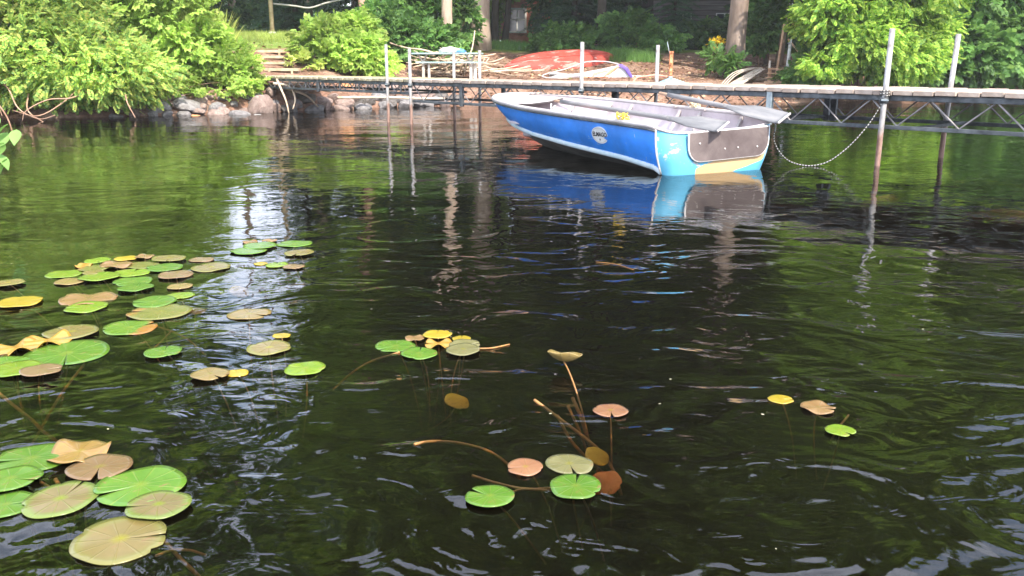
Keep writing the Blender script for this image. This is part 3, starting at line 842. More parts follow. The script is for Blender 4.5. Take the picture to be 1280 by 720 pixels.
def post_mat():
    m, nt, b = newmat('post_steel_with_rusty_foot')
    tc = nt.nodes.new('ShaderNodeTexCoord'); sp = nt.nodes.new('ShaderNodeSeparateXYZ')
    nt.links.new(tc.outputs['Object'], sp.inputs[0])
    n = noise(nt, 14, 5, 0.65, stretch=(1, 1, 0.4))
    ad = nt.nodes.new('ShaderNodeMath'); ad.operation = 'MULTIPLY_ADD'; ad.inputs[1].default_value = 0.25
    nt.links.new(n.outputs['Fac'], ad.inputs[0]); nt.links.new(sp.outputs['Z'], ad.inputs[2])
    r = ramp(nt, [(0.0, (0.30, 0.18, 0.14)), (0.42, (0.32, 0.21, 0.17)), (0.50, (0.28, 0.27, 0.265)), (1.0, (0.35, 0.35, 0.355))])
    nt.links.new(ad.outputs[0], r.inputs[0])
    mu = nt.nodes.new('ShaderNodeMix'); mu.data_type = 'RGBA'; mu.blend_type = 'MULTIPLY'; mu.inputs[0].default_value = 0.9
    r2 = ramp(nt, [(0.36, (0.45, 0.38, 0.34)), (0.55, (1, 1, 1))]); nt.links.new(n.outputs['Fac'], r2.inputs[0])
    nt.links.new(r.outputs[0], mu.inputs[6]); nt.links.new(r2.outputs[0], mu.inputs[7])
    nt.links.new(mu.outputs[2], b.inputs['Base Color'])
    b.inputs['Roughness'].default_value = 0.5; b.inputs['Specular IOR Level'].default_value = 0.5
    return m
m_post = post_mat()

DU = Vector((0.655, -0.756, 0)); DN = Vector((0.756, 0.655, 0)); DA = Vector((3.73, 8.82, 0))
DROT = math.atan2(DU.y, DU.x)
def D(t, w, z): return DA + DU * t + DN * w + Vector((0, 0, z))

def dock(t0, t1, low, cat_label, posts, plates, boards_mat, wd=1.25, top=0.752, sup=()):
    o = D(t0, 0, 0)
    root = empty('dock_section', o, (0, 0, DROT), label=cat_label, cat='dock', group='sections of the dock')
    L = t1 - t0                                    # local frame: x along the dock, y away from the viewer
    # boards: each its own object
    n = int(round(L / 0.205)); step = L / n
    bm = [MB().box((0, 0, 0), (step - 0.012, wd + e, 0.048)).mesh('deck_board', boards_mat) for e in (0.0, 0.02, 0.035)]
    rr = random.Random(int(t0 * 10))
    for k in range(n):
        put('deck_board', bm[rr.randrange(3)], root, (step * (k + 0.5), wd / 2 + rr.uniform(-0.012, 0.008), top - 0.026 + rr.uniform(-0.004, 0.003)), (rr.uniform(-0.004, 0.004), rr.uniform(-0.006, 0.006), rr.uniform(-0.006, 0.006)))
    up0, up1 = top - 0.052 - 0.055, top - 0.053
    for side, y in (('near', 0.04), ('far', wd - 0.04)):
        MB().box((L / 2, y, (up0 + up1) / 2), (L - 0.01, 0.045, up1 - up0)).build('top_rail', m_steel, root)
        MB().box((L / 2, y, low + 0.02), (L - 0.01, 0.04, 0.04)).build('bottom_rail', m_steel, root)
        # rods go up and down between the rails
        pitch = 0.62 if up0 - low > 0.2 else 0.34
        m = int(round(L / pitch)); pt = L / m
        for k in range(m):
            xa, xb = k * pt + 0.02, (k + 0.5) * pt
            rod = MB()
            rod.tube([(xa, y, up0 + 0.005), (xb, y, low + 0.035)], 0.0085, 6)
            rod.build('truss_rod', m_rod, root)
            rod = MB()
            rod.tube([(xb, y + 0.004, low + 0.035), (xa + pt - 0.02, y + 0.004, up0 + 0.005)], 0.0085, 6)
            rod.build('truss_rod', m_rod, root)
        if up0 - low < 0.2:
            for k in range(0, m + 1, 2):
                MB().box((min(max(k * pt, 0.03), L - 0.03), y - 0.004, (low + up0) / 2 + 0.02), (0.026, 0.03, up0 - low - 0.036)).build('upright', m_rod, root)
    for k in range(int(L / 1.6) + 1):
        x = 0.06 + k * (L - 0.12) / max(1, int(L / 1.6))
        MB().box((x, wd / 2, low + 0.025), (0.035, wd - 0.13, 0.03)).build('cross_member', m_steel, root)
    for x, y, mm in plates:
        MB().box((x - t0, y - 0.012, (low + up1) / 2 - 0.008), (0.07, 0.05, up1 - low + 0.03)).build('joint_plate', mm, root)
    for (t, w, zt, lx, ly) in posts:
        zb = G(*(D(t, w, 0)[:2])) - 0.25
        pr = MB().tube([(0, 0, zb), (lx * 0.2, ly * 0.2, 0.3), (lx, ly, zt - 0.004), (lx, ly, zt)], [0.027, 0.027, 0.027, 0.024], 14)
        pr.build('post', m_post, root, True, loc=(t - t0, w, 0))
        MB().tube([(t - t0, w, top - 0.13), (t - t0, w, top - 0.07)], 0.041, 12).build('post_clamp', m_steel, root, True)
        MB().tube([(t - t0, w + (0.05 if w > 0.5 else -0.05), top - 0.1), (t - t0 + 0.07, w + (0.05 if w > 0.5 else -0.05), top - 0.1)], 0.008, 6).build('clamp_bolt', m_galv, root)
    return root
dock(-14.2, -8.34, 0.49, 'old narrow-trussed dock section joining the bank by the steps', [(-9.0, -0.035, 1.33, 0, 0), (-8.8, 1.285, 1.24, 0, 0)], [(-11.6, 0.04, m_steel)], m_deck_old)
dock(-8.33, -1.38, 0.365, 'middle dock section running behind the blue rowboat', [(-8.29, -0.035, 1.25, 0, 0), (-8.05, 1.285, 1.235, 0, 0), (-4.22, -0.035, 1.285, 0, 0), (-4.02, 1.285, 1.26, 0, 0)],
     [(-6.95, 0.04, m_steel), (-7.3, 1.21, m_steel), (-4.75, 1.21, m_steel), (-4.68, 1.18, m_steel)], m_deck)
dock(-1.37, 5.2, 0.365, 'nearest dock section, running out of the right side of the photo', [(0.0, -0.035, 1.335, 0.01, 0), (0.06, 1.285, 1.31, 0.03, 0), (4.4, -0.035, 1.3, 0, 0)],
     [(-1.33, 0.03, m_galv), (-1.3, 1.21, m_steel), (-1.2, 1.19, m_steel)], m_deck)

# ------------------------------------------------------------------ rowboat
BH = R(27.7)
BOAT = Vector((1.965, 8.24, 0))
boat_M = Matrix.Translation(BOAT) @ Matrix.Rotation(R(117.7), 4, 'Z') @ Matrix.Rotation(-0.035, 4, 'X')
BL = 4.3
ss = [0.035, 0.05, 0.1, 0.15, 0.25, 0.4, 0.5, 0.6, 0.7, 0.78, 0.85, 0.9, 0.94, 0.97, 0.99, 1.0]
def it(tab, s): return float(np.interp(s, [a for a, _ in tab], [b for _, b in tab]))
WG = [(0.03, 0.695), (0.15, 0.70), (0.4, 0.70), (0.6, 0.69), (0.75, 0.615), (0.85, 0.51), (0.9, 0.435), (0.94, 0.345), (0.97, 0.25), (0.99, 0.15), (1, 0)]
ZG = [(0, 0.46), (0.04, 0.467), (0.15, 0.482), (0.4, 0.505), (0.6, 0.53), (0.75, 0.55), (0.85, 0.565), (0.93, 0.58), (1, 0.595)]
WC = [(0.03, 0.625), (0.15, 0.62), (0.4, 0.62), (0.6, 0.565), (0.75, 0.46), (0.85, 0.34), (0.9, 0.27), (0.94, 0.2), (0.97, 0.13), (0.99, 0.07), (1, 0)]
ZC = [(0, 0.04), (0.04, 0.078), (0.15, 0.12), (0.4, 0.175), (0.6, 0.22), (0.75, 0.262), (0.85, 0.30), (0.93, 0.335), (1, 0.39)]
ZK = [(0, -0.13), (0.55, -0.12), (0.7, -0.07), (0.82, 0.02), (0.9, 0.12), (0.95, 0.22), (1, 0.37)]
TRANSOM = [((0, 0.0, 0.395), (0.015, 0.0, -0.10), (0.015, 0, -0.13)), ((0, 0.18, 0.395), (0.015, 0.17, -0.10), (0.015, 0, -0.13)), ((0, 0.36, 0.398), (0.015, 0.33, -0.095), (0.015, 0, -0.13)),
           ((0, 0.51, 0.408), (0.015, 0.46, -0.08), (0.015, 0, -0.13)), ((0.008, 0.60, 0.425), (0.02, 0.52, -0.05), (0.02, 0, -0.13)), ((0.035, 0.65, 0.442), (0.045, 0.57, -0.01), (0.045, 0, -0.13)), ((0.08, 0.678, 0.455), (0.09, 0.605, 0.03), (0.09, 0, -0.13))]
HALF = [(Vector(a), Vector(b), Vector(c)) for a, b, c in TRANSOM]
NT = len(HALF)
for s in ss:
    rk = 0.16 * max(0, (s - 0.7) / 0.3) ** 1.5
    kx = BL * s - rk * 2.2
    HALF.append((Vector((BL * s, it(WG, s), it(ZG, s))), Vector((BL * s - rk, it(WC, s), it(ZC, s))), Vector((kx if s < 1 else BL - rk, 0, it(ZK, s)))))

def side_point(i, v, off=0.0, sg=1):
    g, c, k = HALF[i]
    p = g.lerp(c, v)
    out = Vector((HALF[min(i + 1, len(HALF) - 1)][0] - HALF[max(i - 1, 0)][0])).cross(Vector((0, 0, 1)))
    out = -out if out.length > 0 else Vector((1, 0, 0))
    out = Vector((out.x, out.y, 0)).normalized()
    p = p + out * (0.035 * math.sin(pi * v) + off)
    if i == len(HALF) - 1: p.y = 0
    return Vector((p.x, p.y * sg, p.z))
def strip(i0, i1, sg, off=0.0, rows=7, v0=0.0, v1=1.0, thick=0.0):
    V, F = [], []
    cols = list(range(i0, i1 + 1))
    for i in cols:
        for r_ in range(rows):
            V.append(side_point(i, v0 + (v1 - v0) * r_ / (rows - 1), off, sg))
    for a in range(len(cols) - 1):
        for r_ in range(rows - 1):
            q = a * rows + r_
            f = (q, q + rows, q + rows + 1, q + 1)
            F.append(f if sg > 0 else f[::-1])
    return V, F

def paint(name, base, chip, scale, th, rough=0.35, extra=None, grime=0.15, stretch=None):
    m, nt, b = newmat(name)
    n = noise(nt, scale, 7, 0.72, dist=0.6, stretch=stretch)
    r = ramp(nt, [(th, (0, 0, 0)), (th + 0.02, (1, 1, 1))])
    nt.links.new(n.outputs['Fac'], r.inputs[0])
    n2 = noise(nt, 2.2, 5, 0.6)
    r2 = ramp(nt, [(0.35, tuple(c * (1 - grime) for c in base)), (0.65, tuple(min(1, c * (1 + grime * 0.6)) for c in base))])
    nt.links.new(n2.outputs['Fac'], r2.inputs[0])
    mx = nt.nodes.new('ShaderNodeMix'); mx.data_type = 'RGBA'
    nt.links.new(r.outputs[0], mx.inputs[0]); nt.links.new(r2.outputs[0], mx.inputs[6]); mx.inputs[7].default_value = rgba(chip)
    out = mx.outputs[2]
    if extra: out = extra(nt, out)
    nt.links.new(out, b.inputs['Base Color'])
    b.inputs['Roughness'].default_value = rough
    # shallow dents and fine scratches
    nd = noise(nt, 3.5, 2, 0.5); ns = noise(nt, 30, 3, 0.7, stretch=(0.12, 1, 1.5))
    rs_ = ramp(nt, [(0.66, (0, 0, 0)), (0.69, (0.5, 0.5, 0.5))]); nt.links.new(ns.outputs['Fac'], rs_.inputs[0])
    ms_ = nt.nodes.new('ShaderNodeMix'); ms_.data_type = 'RGBA'; nt.links.new(rs_.outputs[0], ms_.inputs[0]); nt.links.new(out, ms_.inputs[6]); ms_.inputs[7].default_value = rgba(chip)
    nt.links.new(ms_.outputs[2], b.inputs['Base Color'])
    ad = nt.nodes.new('ShaderNodeMath'); ad.operation = 'MULTIPLY_ADD'; ad.inputs[1].default_value = 9.0
    nt.links.new(nd.outputs['Fac'], ad.inputs[0]); nt.links.new(n.outputs['Fac'], ad.inputs[2])
    bp = nt.nodes.new('ShaderNodeBump'); bp.inputs['Distance'].default_value = 0.0015
    nt.links.new(ad.outputs[0], bp.inputs['Height']); nt.links.new(bp.outputs[0], b.inputs['Normal'])
    return m

def cream_patch(nt, col):
    """bare cream primer where the light blue has come off, low on the transom"""
    tc = nt.nodes.new('ShaderNodeTexCoord'); sp = nt.nodes.new('ShaderNodeSeparateXYZ'); nt.links.new(tc.outputs['Object'], sp.inputs[0])
    n = noise(nt, 5, 4, 0.6, offset=(3, 1, 0))
    def rng_(sock, a, b, c, d):
        m1 = nt.nodes.new('ShaderNodeMapRange'); m1.interpolation_type = 'SMOOTHSTEP'
        m1.inputs['From Min'].default_value = a; m1.inputs['From Max'].default_value = b; nt.links.new(sock, m1.inputs['Value'])
        m2 = nt.nodes.new('ShaderNodeMapRange'); m2.interpolation_type = 'SMOOTHSTEP'
        m2.inputs['From Min'].default_value = c; m2.inputs['From Max'].default_value = d; m2.inputs['To Min'].default_value = 1; m2.inputs['To Max'].default_value = 0
        nt.links.new(sock, m2.inputs['Value'])
        mu = nt.nodes.new('ShaderNodeMath'); mu.operation = 'MULTIPLY'; nt.links.new(m1.outputs[0], mu.inputs[0]); nt.links.new(m2.outputs[0], mu.inputs[1])
        return mu.outputs[0]
    a = rng_(sp.outputs['Y'], -0.60, -0.5, 0.27, 0.32)
    # the lower edge of the patch rises towards the far corner
    tl = nt.nodes.new('ShaderNodeMath'); tl.operation = 'MULTIPLY_ADD'; tl.inputs[1].default_value = 0.22
    nt.links.new(sp.outputs['Y'], tl.inputs[0]); nt.links.new(sp.outputs['Z'], tl.inputs[2])
    c = rng_(tl.outputs[0], -0.06, -0.02, 0.11, 0.16)
    mu = nt.nodes.new('ShaderNodeMath'); mu.operation = 'MULTIPLY'; nt.links.new(a, mu.inputs[0]); nt.links.new(c, mu.inputs[1])
    nn = nt.nodes.new('ShaderNodeMath'); nn.operation = 'MULTIPLY_ADD'; nn.inputs[1].default_value = 1.2; nt.links.new(n.outputs['Fac'], nn.inputs[0]); nn.inputs[2].default_value = -0.6
    ad = nt.nodes.new('ShaderNodeMath'); ad.operation = 'ADD'; nt.links.new(mu.outputs[0], ad.inputs[0]); nt.links.new(nn.outputs[0], ad.inputs[1])
    g = nt.nodes.new('ShaderNodeMath'); g.operation = 'GREATER_THAN'; g.inputs[1].default_value = 0.5; nt.links.new(ad.outputs[0], g.inputs[0])
    mx = nt.nodes.new('ShaderNodeMix'); mx.data_type = 'RGBA'
    nt.links.new(g.outputs[0], mx.inputs[0]); nt.links.new(col, mx.inputs[6]); mx.inputs[7].default_value = (0.52, 0.36, 0.19, 1)
    return mx.outputs[2]

m_blue = paint('blue_boat_paint', (0.02, 0.20, 0.68), (0.34, 0.42, 0.50), 9, 0.655, 0.42, grime=0.25)
m_lblue = paint('light_blue_boat_paint', (0.10, 0.38, 0.58), (0.42, 0.47, 0.50), 6, 0.60, 0.45, cream_patch)
m_alu = mat('dull_aluminium', [(0.3, (0.294, 0.266, 0.266)), (0.6, (0.434, 0.406, 0.406)), (0.8, (0.490, 0.469, 0.469))], 4, 0.55, 0.4, 0.001, 20)
m_inner = mat('pale_boat_interior', [(0.3, (0.350, 0.303, 0.319)), (0.6, (0.461, 0.413, 0.438)), (0.8, (0.525, 0.477, 0.493))], 4, 0.6, 0.3, 0.001, 20)
m_bottomhull = mat('dull_grey_hull_bottom', [(0.3, (0.038, 0.038, 0.036)), (0.55, (0.118, 0.110, 0.101)), (0.75, (0.206, 0.194, 0.175))], 5, 0.55, 0.4, 0.001, 20, stretch=(0.6, 1, 1))
m_stripe = mat('white_chine_strip', [(0.3, (0.338, 0.450, 0.510)), (0.7, (0.495, 0.555, 0.585))], 8, 0.5, 0.3)
m_pad = mat('brown_transom_board', [(0.3, (0.074, 0.056, 0.056)), (0.5, (0.112, 0.090, 0.088)), (0.7, (0.152, 0.124, 0.119))], 4, 0.7, 0.25, 0.002, 16)
m_wear = mat('worn_seam_metal', [(0.3, (0.4, 0.36, 0.36)), (0.7, (0.7, 0.68, 0.66))], 12, 0.5, 0.4)
m_white = mat('white_plastic', [(0.3, (0.52, 0.52, 0.51)), (0.7, (0.66, 0.66, 0.65))], 6, 0.5, 0.3)
m_black = mat('black_print', [(0.3, (0.02, 0.02, 0.025)), (0.7, (0.06, 0.06, 0.07))], 10, 0.6, 0.2)

def build_boat():
    root = empty('rowboat', label='blue aluminium rowboat with light blue stern moored beside the dock', cat='boat')
    root.matrix_world = boat_M
    N = len(HALF) - 1
    I0 = NT - 1
    # sides
    for sg in (1, -1):
        V, F = strip(I0, N, sg)
        put('side_panel', mesh('side_panel', V, F, m_blue, True), root)
    # stern wraps round both corners
    mb = MB()
    for sg in (1, -1): mb.add(*strip(0, I0, sg, 0.001))
    mb.build('transom', m_lblue, root, True)
    # bottom from chine to keel
    mb = MB()
    for sg in (1, -1):
        V, F = [], []
        for i in range(N + 1):
            c = side_point(i, 1.0, 0, sg); k = HALF[i][2]
            for r_ in range(6):
                u = r_ / 5; p = c.lerp(k, u); p.z -= 0.03 * math.sin(pi * u)
                V.append(p)
        for a in range(N):
            for r_ in range(5):
                q = a * 6 + r_; f = (q, q + 6, q + 7, q + 1); F.append(f if sg > 0 else f[::-1])
        mb.add(V, F)
    mb.build('hull_bottom', m_bottomhull, root, True)
    # inner skin and floor
    mb = MB()
    for sg in (1, -1):
        V, F = [], []
        for i in range(N):
            c = side_point(i, 1.0, -0.04, sg); kz = HALF[i][2].z; f1 = Vector((c.x, c.y * 0.78, c.z + (kz - c.z) * 0.2 + 0.05)); fl = Vector((c.x, c.y * 0.42, max(0.035, c.z + (kz - c.z) * 0.58 + 0.04)))
            f1.z = max(f1.z, 0.035)
            pts = [side_point(i, v, -0.022 if v < .1 else -0.03, sg) for v in (0.02, 0.25, 0.5, 0.75)] + [f1, fl, Vector((fl.x, 0, fl.z))]
            if i == 0: pts = [p + Vector((0.03, 0, 0)) for p in pts]
            V += pts
        for a in range(N - 1):
            for r_ in range(6):
                q = a * 7 + r_; f = (q, q + 7, q + 8, q + 1); F.append(f[::-1] if sg > 0 else f)
        mb.add(V, F)
    mb.build('inner_skin', m_inner, root, True)
    # gunwale rail
    for sg in (1, -1):
        P = [side_point(i, 0.0, 0.004, sg) + Vector((0, 0, 0.006)) for i in range(I0, N + 1)]
        P = spline(P, 4)
        V, F = tube_vf(P, 0.024, 10)
        MB().add(V, F).build('gunwale', m_alu, root, True)
        V2, F2 = tube_vf([p + Vector((0, 0.012 * sg, -0.027)) for p in P], 0.011, 6)
        MB().add(V2, F2).build('dark_rail_line', m_steel, root, True)  # thin dark line running just under the gunwale
        P = spline([side_point(i, 0.965, 0.006, sg) for i in range(I0, N + 1)], 4)
        V3, F3 = [], []
        for k, p in enumerate(P):
            t = (P[min(k + 1, len(P) - 1)] - P[max(k - 1, 0)]).normalized(); o_ = Vector((-t.y, t.x, 0)) * sg
            hw = 0.028
            V3 += [p + Vector((0, 0, hw)) , p + o_ * 0.014 + Vector((0, 0, hw * 0.7)), p + o_ * 0.016 + Vector((0, 0, -hw * 0.7)), p + Vector((0, 0, -hw))]
        for k in range(len(P) - 1):
            for j in range(3):
                a = k * 4 + j; f = (a, a + 4, a + 5, a + 1); F3.append(f if sg > 0 else f[::-1])
        MB().add(V3, F3).build('chine_strip', m_stripe, root, True)
        # rivets along the chine and under the rail
        rv = MB()
        for v_ in (0.07, 0.90):
            for k in range(2, 34):
                f_ = k / 34 * (N - I0 - 1); i_ = int(f_); a_ = side_point(I0 + i_, v_, 0.002, sg).lerp(side_point(I0 + i_ + 1, v_, 0.002, sg), f_ - i_)
                rv.tube([a_ - Vector((0, 0.003 * sg, 0)), a_ + Vector((0, 0.004 * sg, 0))], [0.006, 0.004], 6)
        rv.build('rivet_row', m_blue, root, True)
        # vertical seam where the stern panel begins
        P = [side_point(I0, v / 8, 0.006, sg) for v in range(9)]
        MB().tube(P, 0.009, 6).build('corner_seam', m_wear, root, True)
    P = [side_point(i, 0, 0.002, 1) for i in range(I0, -1, -1)] + [side_point(i, 0, 0.002, -1) for i in range(1, I0 + 1)]
    MB().tube(spline(P, 3), 0.013, 8).build('transom_edge', m_alu, root, True)
    # brown motor board on the transom: rounded lower corners, cut from a thick plate
    def pad_outline(y0, y1, z0, z1, r):
        out = [(y0, z1), (y1, z1)]
        for k in range(7): a = k / 6 * pi / 2; out.append((y1 + r - r * cos(a), z0 + r - r * sin(a)))
        for k in range(7): a = pi / 2 - k / 6 * pi / 2; out.append((y0 - r + r * cos(a), z0 + r - r * sin(a)))
        return out
    O = pad_outline(0.40, -0.57, 0.13, 0.40, 0.14)
    n = len(O)
    V = [(-0.036, y, z) for y, z in O] + [(-0.054, y * 0.985, z * 0.985 + 0.003) for y, z in O]
    V = [(x - (0.0 if abs(y) < 0.5 else -0.0), y, z) for x, y, z in V]
    F = [tuple(range(n, 2 * n)), tuple(range(n))[::-1]] + [(k, (k + 1) % n, n + (k + 1) % n, n + k) for k in range(n)]
    mb = MB().add(V, F)
    mb.build('motor_board', m_pad, root)
    ed = [Vector((-0.045, y, z)) for y, z in O] + [Vector((-0.045, O[0][0], O[0][1]))]
    MB().tube(ed, 0.009, 6).build('board_edging', m_wear, root, True)
    for y, z in ((0.28, 0.30), (-0.02, 0.23), (-0.18, 0.23), (-0.42, 0.22)):
        MB().tube([(-0.05, y, z), (-0.062, y, z)], 0.008, 8).build('rivet', m_wear, root)
    # seats, ribs, bow plate
    for x, zz in ((0.75, 0.27), (1.95, 0.29), (3.05, 0.33)):
        w = it(WG, x / BL) * 1.80
        MB().box((x, 0, zz), (0.26, w, 0.03)).box((x, 0, zz - 0.10), (0.2, w * 0.72, 0.16)).build('bench', m_inner, root)
    for x in (0.45, 1.1, 1.45, 2.35, 2.75, 3.4):
        for sg in (1, -1):
            i = min(range(NT, N), key=lambda j: abs(HALF[j][0].x - x))
            w0 = it(WG, x / BL); w1 = it(WC, x / BL)
            MB().bar((x, sg * (w0 - 0.02), it(ZG, x / BL) - 0.02), (x, sg * (w1 * 0.86 - 0.02), 0.16 + 0.04 * x), 0.035, 0.02, up=(0, 1, 0)).build('rib', m_alu, root)
    V, F = [], []
    js = [j for j in range(NT, N + 1) if HALF[j][0].x / BL >= 0.84]
    for j in js:
        for q in (1, 0.5, 0, -0.5, -1):
            g = HALF[j][0]; V.append(Vector((g.x - 0.01, g.y * q * 0.97, g.z - 0.012 - 0.05 * (1 - q * q))))
    for a in range(len(js) - 1):
        for b in range(4):
            q = a * 5 + b; F.append((q, q + 1, q + 6, q + 5))
    m2 = MB().add(V, F)
    m2.add([v - Vector((0, 0, 0.012)) for v in V], [f[::-1] for f in F])
    m2.build('bow_plate', m_alu, root, True)
    # round badge on the near side
    x = 1.0; i = min(range(NT, N), key=lambda j: abs(HALF[j][0].x - x))
    g0, c0 = HALF[i][0], HALF[i][1]
    xb = 0.98
    yb = it(WG, xb / BL) * 0.5 + it(WC, xb / BL) * 0.5 + 0.038; zb = (it(ZG, xb / BL) + it(ZC, xb / BL)) / 2 + 0.02
    up = Vector((0, it(WG, xb / BL) - it(WC, xb / BL), it(ZG, xb / BL) - it(ZC, xb / BL))).normalized()
    ax = Vector((-1, -0.02, 0)).normalized()
    nrm = ax.cross(up).normalized()
    if nrm.y < 0: nrm = -nrm
    Mr = Matrix((ax, up, nrm)).transposed().to_4x4()
    mb = MB(); n = 40
    V = [(0.14 * cos(2 * pi * k / n), 0.086 * sin(2 * pi * k / n), z) for z in (-0.012, 0.003) for k in range(n)]
    mb.add(V, [tuple(range(n, 2 * n))] + [(k, (k + 1) % n, n + (k + 1) % n, n + k) for k in range(n)])
    badge = mb.build('badge', m_white, root)
    badge.matrix_local = Matrix.Translation((xb, yb, zb)) @ Mr
    def txt(s, size, loc, shear=0.0, bold=0.0):
        c = bpy.data.curves.new('lettering', 'FONT'); c.body = s; c.size = size; c.align_x = 'CENTER'; c.align_y = 'CENTER'
        c.extrude = 0.0008; c.shear = shear; c.offset = bold
        c.materials.append(m_black)
        tmp = bpy.data.objects.new('tmp', c); me = bpy.data.meshes.new_from_object(tmp); bpy.data.objects.remove(tmp)
        o = bpy.data.objects.new('lettering', me); COL.objects.link(o); o.parent = badge; o.location = (loc[0], loc[1], 0.005)
    txt('ELMAGO', 0.062, (0, 0.008), 0.25, 0.0016)
    txt('14', 0.03, (-0.005, -0.045), 0.0, 0.0006)
    V = [(0.128 * cos(2 * pi * k / n) * f, 0.075 * sin(2 * pi * k / n) * f, 0.0042) for f in (1.0, 0.97) for k in range(n)]
    mb = MB().add(V, [(k, (k + 1) % n, n + (k + 1) % n, n + k) for k in range(n)])
    mb.build('badge_ring', m_rod, badge)
    # oarlocks
    m_yel = mat('yellow_cord', [(0.3, (0.525, 0.364, 0.035)), (0.7, (0.595, 0.476, 0.084))], 12, 0.7, 0.2)
    m_cream = mat('cream_cord', [(0.3, (0.55, 0.45, 0.28)), (0.7, (0.75, 0.65, 0.45))], 12, 0.7, 0.2)
    for (x, sg, mm, zz) in ((0.62, 1, m_yel, 0), (1.22, -1, m_cream, 0.04)):
        w = it(WG, x / BL) * sg; z = it(ZG, x / BL) + 0.02
        P = [(x - 0.05, w, z + 0.075 + zz), (x - 0.055, w, z + 0.035 + zz), (x - 0.03, w, z + 0.01), (x + 0.0, w, z), (x + 0.03, w, z + 0.01), (x + 0.055, w, z + 0.035 + zz), (x + 0.05, w, z + 0.075 + zz)]
        o_ = MB().tube(spline(P, 4), 0.010, 8).tube([(x, w, z), (x, w * 0.99, z - 0.06)], 0.012, 8).build('oarlock', mm, root, True)
        P = [(x + 0.04 * cos(a) - 0.03, w - sg * 0.02 + 0.05 * sin(a * 2.3), z + 0.035 + 0.03 * sin(a * 1.7)) for a in [k * 0.5 for k in range(26)]]
        MB().tube(P, 0.006, 5).build('lashing_cord', mm, root, True)
    # small white cleats standing on the near gunwale
    for x in (2.0, 1.62):
        w = it(WG, x / BL) - 0.03; z = it(ZG, x / BL)
        MB().tube([(x, w, z), (x + 0.01, w - 0.01, z + 0.09)], 0.008, 6).tube([(x, w, z + 0.03), (x - 0.04, w - 0.03, z + 0.07)], 0.006, 6).build('oarlock_pin', m_white, root, True)
    for x in (1.55, 1.05, 0.5):
        w = -it(WG, x / BL) + 0.03; z = it(ZG, x / BL)
        MB().box((x, w, z + 0.012), (0.07, 0.03, 0.02)).build('rail_bracket', m_alu, root)
    return root
build_boat()

def W(x, y, z): return boat_M @ Vector((x, y, z))
m_oar = mat('weathered_grey_oar', [(0.3, (0.102, 0.102, 0.109)), (0.5, (0.160, 0.160, 0.166)), (0.7, (0.218, 0.211, 0.211))], 5, 0.6, 0.3, 0.002, 18, stretch=(0.4, 2, 2))
m_grip = mat('worn_wooden_grip', [(0.3, (0.24, 0.15, 0.10)), (0.7, (0.42, 0.3, 0.22))], 8, 0.8, 0.2)
def oar(grip, end, label, roll, bl=0.72, bw=0.17):
    """local x runs from grip to blade tip"""
    a, b = W(*grip), W(*end)
    x = (b - a).normalized(); L = (b - a).length
    z = Vector((0, 0, 1)); z = (z - x * z.dot(x)).normalized(); y = z.cross(x)
    root = empty('oar', label=label, cat='oar', group='pair of oars lying in the rowboat')
    root.matrix_world = Matrix.Translation(a) @ Matrix((x, y, z)).transposed().to_4x4() @ Matrix.Rotation(roll, 4, 'X')
    MB().tube([(0, 0, 0), (0.01, 0, 0), (0.15, 0, 0), (0.16, 0, 0)], [0.012, 0.017, 0.017, 0.015], 10).build('grip', m_grip, root, True)
    n = 10
    MB().tube([(0.15 + (L - bl - 0.10) * k / (n - 1), 0, 0) for k in range(n)], [0.027 - 0.004 * abs(k / 9 - 0.4) for k in range(n)], 12).build('shaft', m_oar, root, True)
    V, F = [], []
    m = 14
    for k in range(m + 1):
        t = k / m; xx = L - bl - 0.06 + (bl + 0.06) * t
        hw = 0.024 + (bw / 2 - 0.024) * min(1, (t / 0.45)) ** 1.3
        if t > 0.93: hw *= 1 - 0.10 * ((t - 0.93) / 0.07) ** 2
        th = 0.024 * (1 - t) ** 1.2 + 0.006
        cp = 0.02 * math.sin(pi * min(1, t * 1.1)) * (hw / bw)
        for q in (-1, -0.6, -0.2, 0, 0.2, 0.6, 1):
            rib = th * math.exp(-(q * hw / 0.02) ** 2) * (1 - t) + 0.005
            V.append((xx, q * hw, rib + cp * q * q))
        for q in (1, 0.6, 0.2, 0, -0.2, -0.6, -1):
            rib = th * math.exp(-(q * hw / 0.02) ** 2) * (1 - t) + 0.005
            V.append((xx, q * hw, -rib + cp * q * q))
    c = 14
    for k in range(m):
        for j in range(c):
            F.append((k * c + j, k * c + (j + 1) % c, (k + 1) * c + (j + 1) % c, (k + 1) * c + j))
    F.append(tuple(range(c))); F.append(tuple(m * c + j for j in range(c))[::-1])
    MB().add(V, F).build('blade', m_oar, root, True)
    MB().box((L + 0.002, 0, 0.004), (0.012, bw * 0.93, 0.018)).build('tip_band', m_alu, root)
oar((2.72, 0.20, 0.585), (-0.16, 0.10, 0.445), 'oar nearest the viewer, its grey blade hanging over the brown stern board', R(32))
oar((1.60, -0.50, 0.67), (-0.17, -0.64, 0.475), 'far oar whose shaft rises above the gunwale and blade juts past the stern corner', R(30), bw=0.19)

m_orange = mat('orange_float_cloth', [(0.3, (0.65, 0.22, 0.12)), (0.7, (0.8, 0.33, 0.2))], 6, 0.8, 0.1)
bm = bmesh.new(); bmesh.ops.create_uvsphere(bm, u_segments=20, v_segments=10, radius=1)
V = [(v.co.x * 0.2, v.co.y * 0.15, v.co.z * 0.065 * (1 - 0.2 * sin(v.co.x * 3))) for v in bm.verts]; F = [[q.index for q in f.verts] for f in bm.faces]; bm.free()
cu = put('boat_cushion', mesh('boat_cushion', V, F, m_orange, True), loc=W(2.0, 0.42, 0.385), rot=(0.3, 0.1, 0.4), label='faded orange cushion lying on the middle seat of the rowboat', cat='cushion')

